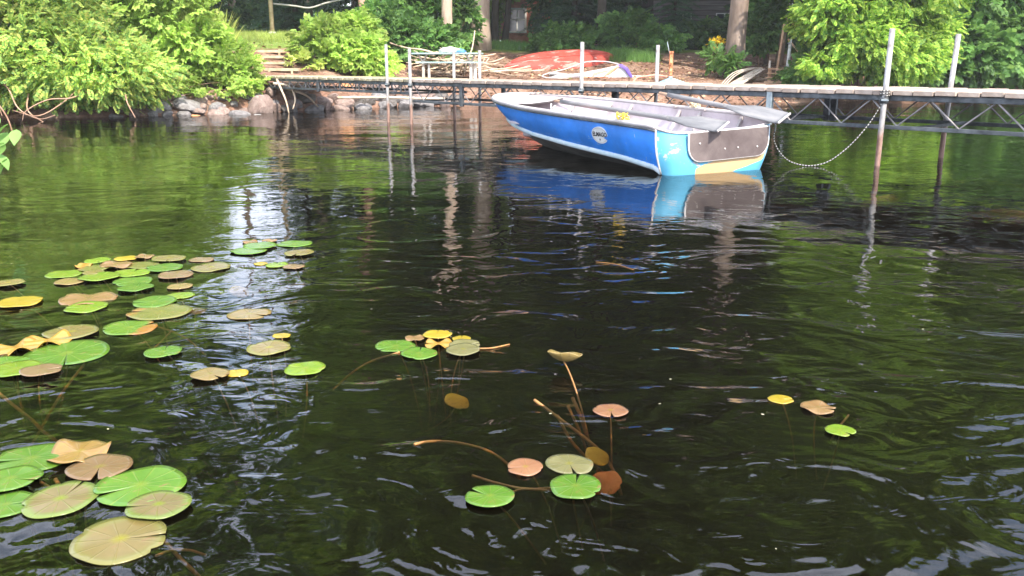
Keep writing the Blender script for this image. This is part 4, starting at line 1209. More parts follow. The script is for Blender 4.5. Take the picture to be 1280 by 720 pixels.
# mooring line, black and white braid
m_rw = mat('white_braided_rope', [(0.3, (0.28, 0.27, 0.25)), (0.7, (0.42, 0.41, 0.38))], 60, 0.8, 0.2)
m_rb = mat('black_braided_rope', [(0.3, (0.02, 0.02, 0.02)), (0.7, (0.05, 0.05, 0.05))], 60, 0.8, 0.2)
def mooring():
    s = W(0.06, -0.615, 0.45)
    hang = [s, W(-0.03, -0.67, 0.43), W(-0.03, -0.69, 0.34), W(0.0, -0.7, 0.30)]
    p1 = (2.62, 8.78, 0.27)
    pts = [W(0.0, -0.63, 0.46), W(-0.02, -0.68, 0.42), Vector((2.60, 8.66, 0.26)), Vector((2.72, 8.70, 0.10)), Vector((2.87, 8.74, 0.025)), Vector((3.05, 8.76, 0.008)), Vector((3.22, 8.77, 0.06)), Vector((3.42, 8.79, 0.22)), Vector((3.58, 8.80, 0.42)), Vector((3.67, 8.78, 0.60)), Vector((3.70, 8.76, 0.70))]
    P = spline(pts, 12)
    # resample evenly
    Q = [P[0]]; step = 0.016
    for p in P[1:]:
        while (p - Q[-1]).length >= step: Q.append(Q[-1] + (p - Q[-1]).normalized() * step)
    mb = MB().tube(Q, 0.0055, 6, mfun=lambda k: k % 2)
    loop = [(3.70 + 0.042 * cos(a), 8.79 + 0.042 * sin(a) + 0.0, 0.70 + 0.004 * a) for a in [k * 0.35 - 1.6 for k in range(40)]]
    mb.tube(loop, 0.007, 6, mfun=lambda k: k % 2)
    tail = spline([W(-0.01, -0.66, 0.45), W(-0.04, -0.66, 0.40), W(-0.03, -0.665, 0.34)], 10)
    mb.tube(tail, 0.0085, 6, mfun=lambda k: k % 2)
    mb.build('mooring_rope', [m_rw, m_rb], None, True, label='black and white braided rope sagging from the stern corner to the nearest dock post', cat='rope')
mooring()
P = spline([W(4.1, -0.22, 0.60), W(3.9, -0.34, 0.603), W(3.6, -0.42, 0.60), W(3.3, -0.47, 0.60), W(3.0, -0.5, 0.62), W(2.9, -0.7, 0.58)], 6)
MB().tube(P, 0.008, 5, mfun=lambda k: k % 2).build('bow_rope', [m_rb, m_grip], None, True, label='thin dark line lying along the far bow rail of the rowboat', cat='rope')

# ------------------------------------------------------------------ rocks
m_rock = [mat('pinkish_granite', [(0.3, (0.135, 0.096, 0.084)), (0.5, (0.236, 0.174, 0.152)), (0.7, (0.310, 0.247, 0.219))], 3, 0.85, 0.2, 0.015, 10),
          mat('grey_granite', [(0.3, (0.096, 0.090, 0.090)), (0.5, (0.180, 0.169, 0.169)), (0.7, (0.254, 0.242, 0.242))], 3, 0.85, 0.2, 0.015, 10),
          mat('orange_stone', [(0.3, (0.36, 0.16, 0.07)), (0.5, (0.52, 0.27, 0.13)), (0.7, (0.6, 0.38, 0.22))], 3, 0.85, 0.2, 0.015, 10),
          mat('pale_stone', [(0.3, (0.225, 0.211, 0.203)), (0.7, (0.306, 0.297, 0.288))], 3, 0.85, 0.2, 0.012, 10),
          mat('dark_wet_stone', [(0.3, (0.05, 0.045, 0.04)), (0.7, (0.15, 0.13, 0.12))], 3, 0.6, 0.4, 0.012, 10),
          mat('brown_sunken_stone', [(0.3, (0.272, 0.153, 0.102)), (0.7, (0.680, 0.408, 0.289))], 3, 0.8, 0.2, 0.012, 10)]
def rock_mesh(seed, sharp=0.9):
    r = np.random.default_rng(seed)
    bm = bmesh.new()
    bmesh.ops.create_icosphere(bm, subdivisions=3, radius=1)
    planes = []
    for k in range(11):
        n = r.normal(size=3); n /= np.linalg.norm(n); planes.append((Vector(n), 0.55 + 0.4 * r.random()))
    for v in bm.verts:
        for n, d in planes:
            q = v.co.dot(n)
            if q > d: v.co -= n * (q - d) * sharp
        h = sin(v.co.x * 7 + seed) * sin(v.co.y * 6) * sin(v.co.z * 8)
        v.co *= 1 + 0.03 * h
    V = [v.co[:] for v in bm.verts]; F = [[q.index for q in f.verts] for f in bm.faces]; bm.free()
    return V, F
RM = [rock_mesh(s) for s in range(6)]
RMS = {}
def rock(x, y, r, mi, label, group=None, sq=(1, 1, 0.75), z=None, rot=None, name='rock'):
    k = (int(abs(x * 37 + y * 11)) % 6, mi)
    if k not in RMS: RMS[k] = mesh('rock', RM[k[0]][0], RM[k[0]][1], m_rock[mi], False)
    zz = (max(G(x, y), -0.1) + r * 0.3 * sq[2]) if z is None else z
    rr = random.Random(int(x * 100))
    return put(name, RMS[k], None, (x, y, zz), rot or (rr.uniform(-.3, .3), rr.uniform(-.3, .3), rr.uniform(0, 6)), (r * sq[0], r * sq[1], r * sq[2]), label=label, cat='rock', group=group)
rock(-5.28, 18.55, 0.36, 0, 'tall upright pinkish slab at the left foot of the dock', sq=(0.8, 0.42, 1.2), rot=(0.3, 0.35, 0.2))
rock(-6.55, 18.0, 0.30, 1, 'flat tilted grey boulder in the middle of the left riprap', sq=(1.2, 0.8, 0.5), rot=(0.3, 0.35, 0.3))
rock(-6.35, 17.66, 0.16, 2, 'orange stone at the water edge left of the dock')
rock(-5.15, 17.95, 0.20, 3, 'whitish flat stone at the water edge under the upright slab', sq=(1, .8, .5))
rock(-5.55, 18.0, 0.24, 1, 'blue-grey stone next to the whitish flat one', sq=(1.1, .8, .6))
rock(-6.0, 17.95, 0.24, 0, 'pointed pink stone right of the orange one', sq=(1, .8, .8))
rock(-7.15, 17.75, 0.27, 3, 'pale round boulder in the left riprap', sq=(1, .8, .7))
rr = random.Random(4)
for i in range(36):
    x = -7.7 + 3.0 * (i / 35) + rr.uniform(-.08, .08)
    y = float(np.interp(x, SHX, SHY)) + 0.12 + (0.38 * (i % 3) / 2) + rr.uniform(-.05, .08)
    mi = [0, 1, 0, 1, 3, 0][rr.randrange(6)]
    rock(x, y, rr.uniform(0.10, 0.19), mi, {0: 'pinkish', 1: 'grey', 3: 'pale'}[mi] + ' stone in the ' + ['lower row of riprap touching the water', 'middle row of riprap', 'upper row of riprap under the weeds'][i % 3] + ' left of the dock', {0: 'pinkish stones left of the dock', 1: 'grey stones left of the dock', 3: 'pale stones left of the dock'}[mi], sq=(1.1, 0.9, rr.uniform(0.6, 0.95)))
rock(-4.0, 21.2, 0.40, 2, 'big sunlit orange boulder under the narrow dock section', sq=(0.95, 0.8, 1.0), z=0.34)
rock(-3.15, 21.5, 0.42, 0, 'broad pinkish boulder right of the orange one under the dock', sq=(1.2, 0.8, 0.85), z=0.32)
rock(-2.3, 21.7, 0.36, 0, 'pinkish boulder nearest to the first dock post', sq=(1.2, 0.8, 0.8), z=0.28)
rock(-4.35, 20.15, 0.36, 0, 'brownish boulder in the shade under the dock', sq=(1.25, 0.9, 0.7), z=0.12)
rock(-3.6, 20.55, 0.30, 4, 'dark wet boulder at the water edge under the dock', sq=(1.4, 0.9, 0.7), z=0.06)
for i in range(24):
    x = -4.9 + 3.6 * (i / 23) + rr.uniform(-.08, .08)
    y = float(np.interp(x, SHX, SHY)) + 0.05 + 0.35 * (i % 3) / 2 + rr.uniform(-.05, .08)
    mi = [1, 4, 4, 1, 0][rr.randrange(5)]
    rock(x, y, rr.uniform(0.14, 0.25), mi, {0: 'pinkish', 1: 'grey', 4: 'dark wet'}[mi] + ' stone in the ' + ['lower row at the water', 'middle row', 'upper row on the soil'][i % 3] + ' under the dock', {0: 'pinkish stones under the dock', 1: 'grey stones under the dock', 4: 'dark stones under the dock'}[mi], sq=(1.15, 0.9, rr.uniform(0.6, 0.9)))
rock(2.98, 6.98, 0.42, 5, 'sunken brown boulder just under the surface in front of the nearest dock post', z=-0.22, sq=(1.0, 0.6, 0.5), name='sunken_rock')
rock(3.55, 6.15, 0.55, 5, 'larger sunken brown boulder at the right under the dock reflection', z=-0.28, sq=(1.0, 0.55, 0.5), name='sunken_rock')
rock(2.3, 6.9, 0.35, 5, 'sunken brown boulder below the stern of the rowboat', z=-0.28, sq=(1.2, 0.5, 0.5), name='sunken_rock')

# roots and a driftwood pole at the water line under the dock
MB().tube(spline([(-3.9, 19.75, 0.27), (-3.0, 20.3, 0.26), (-2.2, 20.7, 0.22), (-1.6, 21.0, 0.2)], 4), [0.03] * 13, 7).build('driftwood_pole', m_stick, None, True, label='long bare driftwood pole lying on the stones under the dock', cat='driftwood')
ro = empty('tree_root', (-4.95, 18.7, 0.2), label='bare twisted roots beside the upright slab at the dock foot', cat='root')
for k, pts in enumerate([[(-5.0, 18.9, 0.68), (-4.85, 18.6, 0.5), (-4.72, 18.45, 0.25), (-4.65, 18.35, 0.0)], [(-5.05, 18.8, 0.6), (-4.7, 18.7, 0.55), (-4.55, 18.55, 0.3), (-4.6, 18.5, 0.08)], [(-4.9, 19.0, 0.55), (-4.4, 19.2, 0.5), (-4.0, 19.6, 0.4)], [(-4.8, 18.9, 0.5), (-4.4, 18.9, 0.35), (-4.2, 19.1, 0.1)]]):
    P = [p - ro.location for p in spline(pts, 5)]
    MB().tube(P, [0.03 - 0.018 * j / len(P) for j in range(len(P))], 6).build('root_branch', m_stick, ro, True)

# ------------------------------------------------------------------ wooden steps
m_step = mat('pale_step_timber', [(0.3, (0.34, 0.24, 0.15)), (0.6, (0.52, 0.40, 0.28)), (0.8, (0.6, 0.49, 0.36))], 6, 0.85, 0.15, per_object=0.15)  # pale brown mottled timber, tone differs from piece to piece
st = empty('wooden_steps', (-5.9, 22.0, 0.9), label='four rough timber steps climbing the bank from the dock to the lawn', cat='steps')
for k, (x, y, z) in enumerate([(-5.40, 20.95, 0.87), (-5.68, 21.6, 1.02), (-5.90, 22.3, 1.165), (-6.20, 23.0, 1.31)]):
    o = Vector((x, y, z)) - st.location
    MB().box(o, (0.80, 0.24, 0.065), Matrix.Rotation(0.05 * (k % 2), 3, 'Z')).build('tread', m_step, st)
    MB().box(o + Vector((0, 0.02, -0.10)), (0.74, 0.05, 0.13)).build('riser', m_step, st)
    for sx in (-0.28, 0.25):
        MB().box(o + Vector((sx, -0.10, -0.12)), (0.05, 0.05, 0.20)).build('stake', m_step, st)

# ------------------------------------------------------------------ picnic table, things on it, brush pile
m_pt = mat('grey_green_table_board', [(0.3, (0.20, 0.31, 0.31)), (0.7, (0.34, 0.45, 0.44))], 5, 0.7, 0.2, per_object=0.12)
m_wh = mat('chalky_white_paint', [(0.3, (0.413, 0.375, 0.338)), (0.5, (0.540, 0.510, 0.465)), (0.7, (0.600, 0.585, 0.555))], 5, 0.6, 0.3)
gzp = G(-1.75, 24.0)
pt_ = empty('picnic_table', (-1.72, 24.0, gzp), (0, 0, R(-3)), label='picnic table with white frame and grey-green boards behind the dock', cat='table')
H_ = 1.29 - gzp
for k in range(4): MB().box((0, -0.30 + 0.2 * k, H_ - 0.02), (1.85, 0.18, 0.04)).build('top_board', m_pt, pt_)
for s in (-1, 1):
    for k in range(2): MB().box((0.12 if s < 0 else 0, s * (0.66 + 0.0) + (k - .5) * 0.15, H_ * 0.66), (1.75, 0.135, 0.04)).build('bench_board', m_pt, pt_)
for x in (-0.66, 0.62):
    f = MB().box((x, -0.08, H_ * 0.36), (0.07, 0.07, H_ * 0.62)).bar((x, -0.08, H_ * 0.64), (x - 0.11, -0.20, H_ - 0.05), 0.045, 0.045).bar((x, -0.08, H_ * 0.64), (x + 0.11, -0.15, H_ - 0.05), 0.045, 0.045).bar((x, -0.68, H_ * 0.62), (x, 0.68, H_ * 0.62), 0.04, 0.05).build('end_frame', m_wh, pt_)
for x in (-0.42, 0.8):
    MB().box((x, -0.66, H_ * 0.31), (0.06, 0.06, H_ * 0.62)).build('bench_leg', m_wh, pt_)
    MB().box((x - 0.2, 0.66, H_ * 0.31), (0.06, 0.06, H_ * 0.62)).build('bench_leg', m_wh, pt_)
m_tarp = mat('white_tarp', [(0.3, (0.6, 0.6, 0.58)), (0.7, (0.75, 0.75, 0.74))], 6, 0.6, 0.3)
m_tarpb = mat('blue_tarp', [(0.3, (0.05, 0.16, 0.5)), (0.7, (0.1, 0.26, 0.65))], 6, 0.6, 0.3)
bt = empty('folded_tarp', (-1.6, 24.0, 1.29), label='folded white tarp with a blue corner lying on the picnic table', cat='tarp')
def lump(c, s, seed, m, parent, name, sub=3):
    bm = bmesh.new(); bmesh.ops.create_icosphere(bm, subdivisions=sub, radius=1)
    V = []
    for v in bm.verts:
        h = 1 + 0.16 * sin(v.co.x * 5 + seed) * sin(v.co.y * 6 + seed) + 0.08 * sin(v.co.z * 9 + v.co.x * 8)
        z = max(v.co.z, -0.35)
        V.append((c[0] + v.co.x * s[0] * h, c[1] + v.co.y * s[1] * h, c[2] + z * s[2] * h))
    F = [[q.index for q in f.verts] for f in bm.faces]; bm.free()
    return put(name, mesh(name, V, F, m, True), parent)
lump((-0.05, 0, 0.05), (0.30, 0.16, 0.10), 1, m_tarp, bt, 'cloth_fold')
lump((0.22, -0.03, 0.035), (0.14, 0.12, 0.07), 2, m_tarpb, bt, 'blue_corner')
bp_ = empty('brush_pile', (-1.5, 25.6, G(-1.5, 25.6)), label='pile of pale dead branches heaped behind the picnic table', cat='brush pile')
sr = np.random.default_rng(9)
stk = [mesh('stick', *tube_vf(spline([(0, 0, 0), (0.4, 0.05 * (k - 1), 0.03), (0.8, -0.04, 0.01 * k), (1.25, 0.03 * k, 0.05)], 3), [0.028 - 0.0015 * j for j in range(10)], 6), m_stick, True) for k in range(3)]
for k in range(110):
    x = sr.normal() * 0.6; hh = max(0.02, 0.62 - 0.32 * abs(x)) * sr.random()
    put('stick', stk[k % 3], bp_, (x - 0.5 + sr.normal() * 0.1, sr.normal() * 0.3, hh), (0, sr.normal() * 0.16, (sr.random() * 6.28)), 0.55 + 0.7 * sr.random())
for k in range(4):
    put('stick', stk[k % 3], bp_, (0.7 + 0.16 * k / 2 + sr.normal() * .1, -0.3 + sr.normal() * 0.3, 0.05), (0, sr.normal() * 0.12, sr.normal() * 0.5), 0.8 + 0.5 * sr.random())
put('standing_stick', stk[0], None, (-1.35, 24.9, 0.7), (0, -1.25, 0.4), 1.0, label='single bare stick leaning up out of the brush pile', cat='stick')

# ------------------------------------------------------------------ red canoe, upside down
m_canoe = paint('faded_red_canoe_paint', (0.38, 0.055, 0.04), (0.42, 0.22, 0.19), 4.5, 0.565, 0.55, grime=0.35, stretch=(0.35, 1.2, 1.2))
def canoe():
    cx, cy = 1.6, 28.4
    a = Vector((-0.28, 26.9, 0)); b = Vector((3.40, 29.6, 0))
    a.z = G(a.x, a.y) - 0.06; b.z = G(b.x, b.y) - 0.10
    c = (a + b) / 2; L = (b - a).length; x = (b - a).normalized()
    z = (Vector((0, 0, 1)) - x * x.z).normalized(); y = z.cross(x)
    root = empty('canoe', label='weathered red canoe lying bottom up on the bank', cat='canoe')
    root.matrix_world = Matrix.Translation(c + Vector((0, 0, 0.10))) @ Matrix((x, y, z)).transposed().to_4x4() @ Matrix.Rotation(R(42), 4, 'X')
    V, F = [], []; n, m = 40, 18
    for i in range(n + 1):
        t = i / n; q = abs(2 * t - 1)
        hw = 0.56 * max(0.0, 1 - q ** 2.6) ** 0.8 + 0.004; dp = 0.34 + 0.10 * q ** 3 - 0.18 * q ** 8
        rocker = -0.05 * q ** 3
        for j in range(m + 1):
            s = 2 * j / m - 1
            V.append(((t - 0.5) * L, s * hw, rocker + dp * (1 - abs(s) ** 3.2) - 0.08 * q ** 3))
    for i in range(n):
        for j in range(m):
            k = i * (m + 1) + j; F.append((k, k + m + 1, k + m + 2, k + 1))
    W_ = [(v[0], v[1] * 0.97, v[2] - 0.015) for v in V]; k0 = len(V)
    F2 = [tuple(i + k0 for i in f[::-1]) for f in F]
    put('hull', mesh('hull', V + W_, F + F2, m_canoe, True), root)
    for s in (-1, 1):
        P = [V[i * (m + 1) + (0 if s < 0 else m)] for i in range(n + 1)]
        MB().tube(P, 0.016, 6).build('gunwale', m_canoe, root, True)
    P = [(V[i * (m + 1) + m // 2][0], 0, V[i * (m + 1) + m // 2][2] + 0.008) for i in range(2, n - 1)]
    MB().tube(P, 0.014, 6).build('keel', m_canoe, root, True)
canoe()

# ------------------------------------------------------------------ sailboard and its rig
m_sail = mat('grey_white_sailcloth', [(0.3, (0.45, 0.46, 0.5)), (0.7, (0.66, 0.67, 0.72))], 5, 0.5, 0.3)
m_purple = mat('purple_sail_band', [(0.3, (0.10, 0.06, 0.34)), (0.7, (0.16, 0.10, 0.45))], 5, 0.5, 0.3)
m_coral = mat('coral_sail_band', [(0.3, (0.65, 0.22, 0.12)), (0.7, (0.8, 0.34, 0.2))], 5, 0.5, 0.3)
sb = empty('sailboard', (3.0, 25.9, 0.6), label='white sailboard lying on the sand behind the dock', cat='sailboard')
V, F = [], []; n, m = 24, 12
for i in range(n + 1):
    t = i / n; hw = 0.33 * (max(0, math.sin(pi * min(1, (t * 0.93 + 0.07)))) ** 0.5) * (1 if t < .9 else (1 - ((t - .9) / .1) ** 2 * .6))
    for j in range(m):
        a_ = 2 * pi * j / m; V.append(((t - 0.55) * 2.7, hw * cos(a_), 0.08 * sin(a_) + 0.10 * max(0, .25 - t) ** 1 * 2))
for i in range(n):
    for j in range(m): F.append((i * m + j, (i + 1) * m + j, (i + 1) * m + (j + 1) % m, i * m + (j + 1) % m))
F.append(tuple(range(m))); F.append(tuple(n * m + j for j in range(m))[::-1])
b_ = put('board', mesh('board', V, F, m_white, True), sb); b_.location = (-0.42, 0, 0.02); b_.rotation_euler = (0, 0.02, -0.12)
MB().tube([(-1.9, -0.02, 0.1), (-1.0, -0.1, 0.12)], 0.02, 6).build('mast_foot', m_rod, sb, True)
sg_ = empty('windsurf_rig', (2.2, 25.5, 0.6), label='folded grey sail with purple and coral bands inside a looped boom', cat='sail')
def sheet(name, poly, y, th, m, bulge=0.06):
    V, F = [], []
    cx = sum(p[0] for p in poly) / len(poly); cz = sum(p[1] for p in poly) / len(poly)
    for side in (-1, 1):
        for (x, z) in poly: V.append((x, y + side * th / 2, z))
        for (x, z) in poly: V.append((cx + (x - cx) * 0.5, y + side * th / 2 - bulge, cz + (z - cz) * 0.5))
        V.append((cx, y + side * th / 2 - bulge * 1.3, cz))
    n = len(poly); b = 2 * n + 1
    for k in range(n):
        k2 = (k + 1) % n
        F += [(k, k2, n + k2, n + k), (n + k, n + k2, 2 * n), (b + k2, b + k, b + n + k, b + n + k2), (b + n + k2, b + n + k, b + 2 * n), (k2, k, b + k, b + k2)]
    return put(name, mesh(name, V, F, m), sg_)
sheet('sailcloth', [(-1.15, 0.04), (-0.3, 0.14), (0.4, 0.27), (0.86, 0.37), (1.05, 0.34), (1.28, 0.03), (0.8, -0.05), (0.0, -0.02), (-0.8, 0.0)], 0.0, 0.02, m_sail)
sheet('purple_band', [(0.78, 0.385), (0.92, 0.40), (1.1, 0.3), (1.26, 0.04), (1.18, 0.03), (1.0, 0.26)], -0.075, 0.03, m_purple, 0.01)
sheet('coral_band', [(0.62, 0.25), (0.8, 0.34), (0.86, 0.33), (0.6, 0.12), (0.42, 0.06)], -0.085, 0.02, m_coral, 0.01)
sheet('coral_band', [(-0.2, 0.02), (0.5, 0.03), (0.55, 0.055), (-0.2, 0.045)], -0.085, 0.02, m_coral, 0.0)
sheet('dark_window', [(0.1, 0.06), (0.55, 0.2), (0.5, 0.23), (0.12, 0.16)], -0.08, 0.015, mat('dull_sail_window', [(0.3, (0.2, 0.19, 0.15)), (0.7, (0.32, 0.3, 0.24))], 5, 0.3, 0.5), 0.0)
P = spline([(-1.2, -0.12, 0.02), (-1.34, -0.1, 0.06), (-1.2, -0.05, 0.13), (-0.6, 0.05, 0.28), (-0.1, 0.08, 0.45), (0.4, 0.1, 0.47), (0.75, 0.06, 0.42), (1.0, 0.0, 0.33), (1.05, -0.05, 0.3)], 5)
MB().tube(P, 0.018, 8).build('boom', m_alu, sg_, True)
MB().tube(spline([(-1.2, -0.12, 0.02), (-0.7, -0.14, 0.0), (0, -0.16, -0.02), (0.7, -0.12, -0.02)], 5), 0.018, 8).build('boom', m_alu, sg_, True)

# ------------------------------------------------------------------ winch post, hose, boards, post, shelter, flowers
m_rust = mat('flaking_orange_rust', [(0.3, (0.12, 0.05, 0.03)), (0.48, (0.42, 0.16, 0.07)), (0.6, (0.62, 0.30, 0.16)), (0.75, (0.7, 0.55, 0.45))], 9, 0.8, 0.2, 0.004, 20)
m_teal = mat('faded_light_blue_steel', [(0.3, (0.16, 0.28, 0.34)), (0.6, (0.32, 0.48, 0.54)), (0.8, (0.42, 0.55, 0.6))], 6, 0.6, 0.3)
gw = G(4.4, 24.6)
wp = empty('hand_pump', (4.38, 24.6, gw), label='rusty orange pump post standing on a light blue base behind the dock', cat='pump')
MB().tube([(0, 0, 0.12), (0, 0, 0.42)], 0.05, 12).build('lower_pipe', m_rust, wp, True)
MB().box((0, 0, 0.62), (0.10, 0.09, 0.40)).box((0, 0, 0.84), (0.12, 0.11, 0.06)).tube([(0, -0.03, 0.55), (0, -0.16, 0.52)], 0.025, 8).build('pump_head', m_rust, wp)
MB().tube([(-0.05, 0, 0.8), (-0.09, 0.03, 0.98), (-0.12, 0.04, 1.12)], 0.014, 6).build('handle', m_galv, wp, True)
MB().box((0, 0, 0.16), (0.11, 0.11, 0.09)).box((0.0, -0.13, 0.04), (0.12, 0.02, 0.08)).build('clamp', m_galv, wp)
MB().bar((-0.33, 0, -0.04), (0.0, 0, 0.10), 0.24, 0.14).bar((0.0, 0, 0.10), (0.38, 0, -0.02), 0.24, 0.14).build('base', m_teal, wp)
MB().tube(spline([(3.3, 24.4, 0.46), (3.45, 24.6, 0.63), (3.7, 24.7, 0.67), (4.0, 24.75, 0.70), (4.3, 24.65, 0.66)], 6), 0.028, 8).build('hose', mat('coral_red_hose', [(0.3, (0.62, 0.2, 0.14)), (0.7, (0.75, 0.32, 0.25))], 6, 0.5, 0.3), None, True, label='coral red hose arching from the pump to the sand', cat='hose')
put('bucket', None)if False else None
m_board = mat('grey_bare_lumber', [(0.3, (0.36, 0.30, 0.25)), (0.7, (0.62, 0.54, 0.47))], 6, 0.8, 0.15, per_object=0.15)
bdp = empty('board_pile', (6.9, 25.3, G(6.9, 25.3)), label='grey boards leaning on a low stack of timber behind the dock', cat='lumber')
for k in range(3): MB().bar((-0.85 + k * 0.13, -0.5 - 0.05 * k, -0.05), (0.22 + 0.05 * k, 0.35, 0.42 - 0.02 * k), 0.10, 0.03).build('long_board', m_board, bdp)
for k in range(3): MB().tube(spline([(-0.95 - 0.07 * k, -0.55, -0.05), (-0.6 - 0.05 * k, -0.3, 0.22 + 0.03 * k), (-0.2, 0.0, 0.36 + 0.02 * k), (0.2, 0.3, 0.42)], 4), 0.016, 6).build('bent_lath', m_board, bdp, True)
m_red = mat('reddish_crate_wood', [(0.3, (0.34, 0.18, 0.10)), (0.7, (0.6, 0.40, 0.27))], 6, 0.8, 0.15, per_object=0.2)
for k in range(4):
    MB().box((0.75, -0.05, 0.03 + 0.12 * k), (0.95 - 0.06 * k, 0.10, 0.035)).build('slat', m_red, bdp)
    for x in (0.42, 0.72, 1.02): MB().box((x, 0.0, 0.09 + 0.12 * k if k < 3 else 0.30), (0.08, 0.10, 0.075)).build('spacer', m_red, bdp) if k < 3 else None
for k in range(4): MB().box((0.35, -0.35 - 0.12 * k, 0.0 - 0.03 * k), (0.95, 0.09, 0.035), Matrix.Rotation(0.1 * k - 0.1, 3, 'Z')).build('slat', m_red, bdp)
MB().tube([(0.42, 0.05, -0.05), (0.42, 0.05, 0.62)], 0.035, 8).build('stake', m_board, bdp, True)
wb_ = empty('standpipe', (7.95, 25.8, G(7.95, 25.8)), label='whitish weathered post with a metal cap beside the ferny plant', cat='post')
MB().tube([(0, 0, 0), (0.03, 0, 0.5), (0.05, 0, 1.05)], [0.06, 0.055, 0.05], 10).build('pipe', mat('flaky_white_bark', [(0.35, (0.22, 0.22, 0.2)), (0.55, (0.6, 0.6, 0.57))], 7, 0.8, 0.2), wb_, True)
MB().tube([(0.05, 0, 1.02), (0.05, 0, 1.16)], 0.035, 8).tube([(0.05, -0.02, 1.05), (-0.04, -0.06, 1.04)], 0.02, 6).build('cap', m_galv, wb_, True)
# shelter with a tan sheet behind the locust boughs
sh = empty('lean_to_shelter', (9.6, 27.2, G(9.6, 27.2)), label='tan sheet shelter on slanting poles half hidden behind the locust boughs', cat='shelter')
m_tan = mat('tan_sheet', [(0.3, (0.35, 0.20, 0.09)), (0.7, (0.55, 0.34, 0.17))], 3, 0.8, 0.15)
MB().bar((-0.9, 0.2, 1.35), (1.9, 0.5, 1.55), 1.4, 0.03, up=(0, -0.55, 0.83)).build('sheet', m_tan, sh)
for a_, b_2 in (((-1.25, 0, 1.15), (-0.5, -0.2, 0.3)), ((-0.9, 0, 1.3), (-0.3, -0.2, 0.2)), ((-0.55, 0.0, 1.2), (-0.1, -0.3, 0.55)), ((1.7, -0.3, 0), (1.5, 0, 1.4)), ((-1.5, 0.1, 0.0), (-1.3, 0.3, 1.6))):
    MB().bar(a_, b_2, 0.07, 0.05).build('pole', m_red, sh)
MB().box((0.2, -0.1, 0.22), (1.9, 0.5, 0.22)).build('low_shelf', m_red, sh)
# hanging flower basket by the thick tree
fb = empty('flower_pot', (6.15, 26.9, 1.42), label='yellow flowers above an orange-red pot by the thick brown tree', cat='flower pot')
MB().tube([(-0.05, 0, -0.08), (-0.05, 0, -0.07), (-0.05, 0, 0.06), (-0.05, 0, 0.075)], [0.07, 0.08, 0.12, 0.125], 16).build('pot', mat('orange_red_clay', [(0.3, (0.6, 0.12, 0.05)), (0.7, (0.75, 0.2, 0.08))], 6, 0.6, 0.3), fb, True)
fr_ = np.random.default_rng(3)
P = fr_.normal(size=(90, 3)) * np.array([0.10, 0.09, 0.055]) + np.array([0.02, 0, 0.22])
V, F = scatter(T_TWIG_S, P, fr_.normal(size=(90, 3)), fr_.normal(size=(90, 3)), np.full(90, 0.09))
put('blossoms', mesh('blossoms', V, F, leafmat('yellow_petals', [(0.7, 0.5, 0.02), (0.8, 0.62, 0.05)])), fb, kind='stuff')
P = fr_.normal(size=(60, 3)) * np.array([0.09, 0.08, 0.05]) + np.array([-0.02, 0, 0.12])
V, F = scatter(T_TWIG_S, P, fr_.normal(size=(60, 3)), fr_.normal(size=(60, 3)), np.full(60, 0.1))
put('foliage', mesh('foliage', V, F, L_mid), fb, kind='stuff')
MB().tube([(-0.05, 0, -1.0), (-0.05, 0, -0.08)], 0.02, 8).tube([(-0.05, 0, -0.09), (-0.05, 0, -0.07)], 0.1, 12).build('stand', m_bark_dark, fb, True)

# lamp pole with a slack white rope
lp = empty('wooden_pole', (-7.98, 30.0, G(-7.98, 30.0)), label='thin wooden pole on a white footing at the top of the lawn', cat='pole')
MB().tube([(0, 0, 0), (0, 0, 2.4), (0.02, 0, 4.6)], [0.075, 0.07, 0.06], 10).build('shaft', m_step, lp, True)
MB().tube([(0, 0, -0.05), (0, 0, 0.10), (0, 0, 0.12)], [0.14, 0.13, 0.09], 12).build('footing', m_white, lp, True)
MB().tube(spline([(-7.9, 30.0, 2.93), (-7.2, 30.0, 2.86), (-6.7, 30.0, 2.80), (-6.2, 30.1, 2.95), (-5.5, 30.2, 3.15), (-4.9, 30.2, 3.6)], 6), 0.028, 6).build('slack_rope', m_rw, None, True, label='slack white rope strung from the wooden pole to the leaning tree', cat='rope')

# ------------------------------------------------------------------ brick house and grey cabin glimpsed through the trees
m_brick = mat('red_brick_wall', [(0.3, (0.36, 0.13, 0.08)), (0.6, (0.55, 0.24, 0.16)), (0.8, (0.62, 0.34, 0.25))], 5, 0.9, 0.1)
m_glass = mat('dark_window_glass', [(0.3, (0.02, 0.025, 0.03)), (0.7, (0.05, 0.06, 0.07))], 1, 0.08, 0.6)
m_roof = mat('brown_roof', [(0.3, (0.08, 0.06, 0.05)), (0.7, (0.16, 0.12, 0.1))], 5, 0.9, 0.1)
hg = G(2.0, 44.5)
hs_ = empty('brick_house', (1.95, 44.5, hg), label='red brick house with a white window seen between the trunks', cat='house')
MB().box((0, 2.5, 1.3), (5.0, 4.8, 2.9)).build('wall', m_brick, hs_)
for z in [0.12 + 0.16 * k for k in range(16)]:
    MB().box((0, 0.09, z), (5.02, 0.03, 0.13)).build('brick_course', m_brick, hs_)
MB().add([(-2.9, -0.5, 2.7), (2.9, -0.5, 2.7), (2.9, 5.6, 2.7), (-2.9, 5.6, 2.7), (-2.9, 2.5, 4.4), (2.9, 2.5, 4.4)], [(0, 1, 5, 4), (2, 3, 4, 5), (0, 4, 3), (1, 2, 5), (3, 2, 1, 0)]).build('roof', m_roof, hs_)
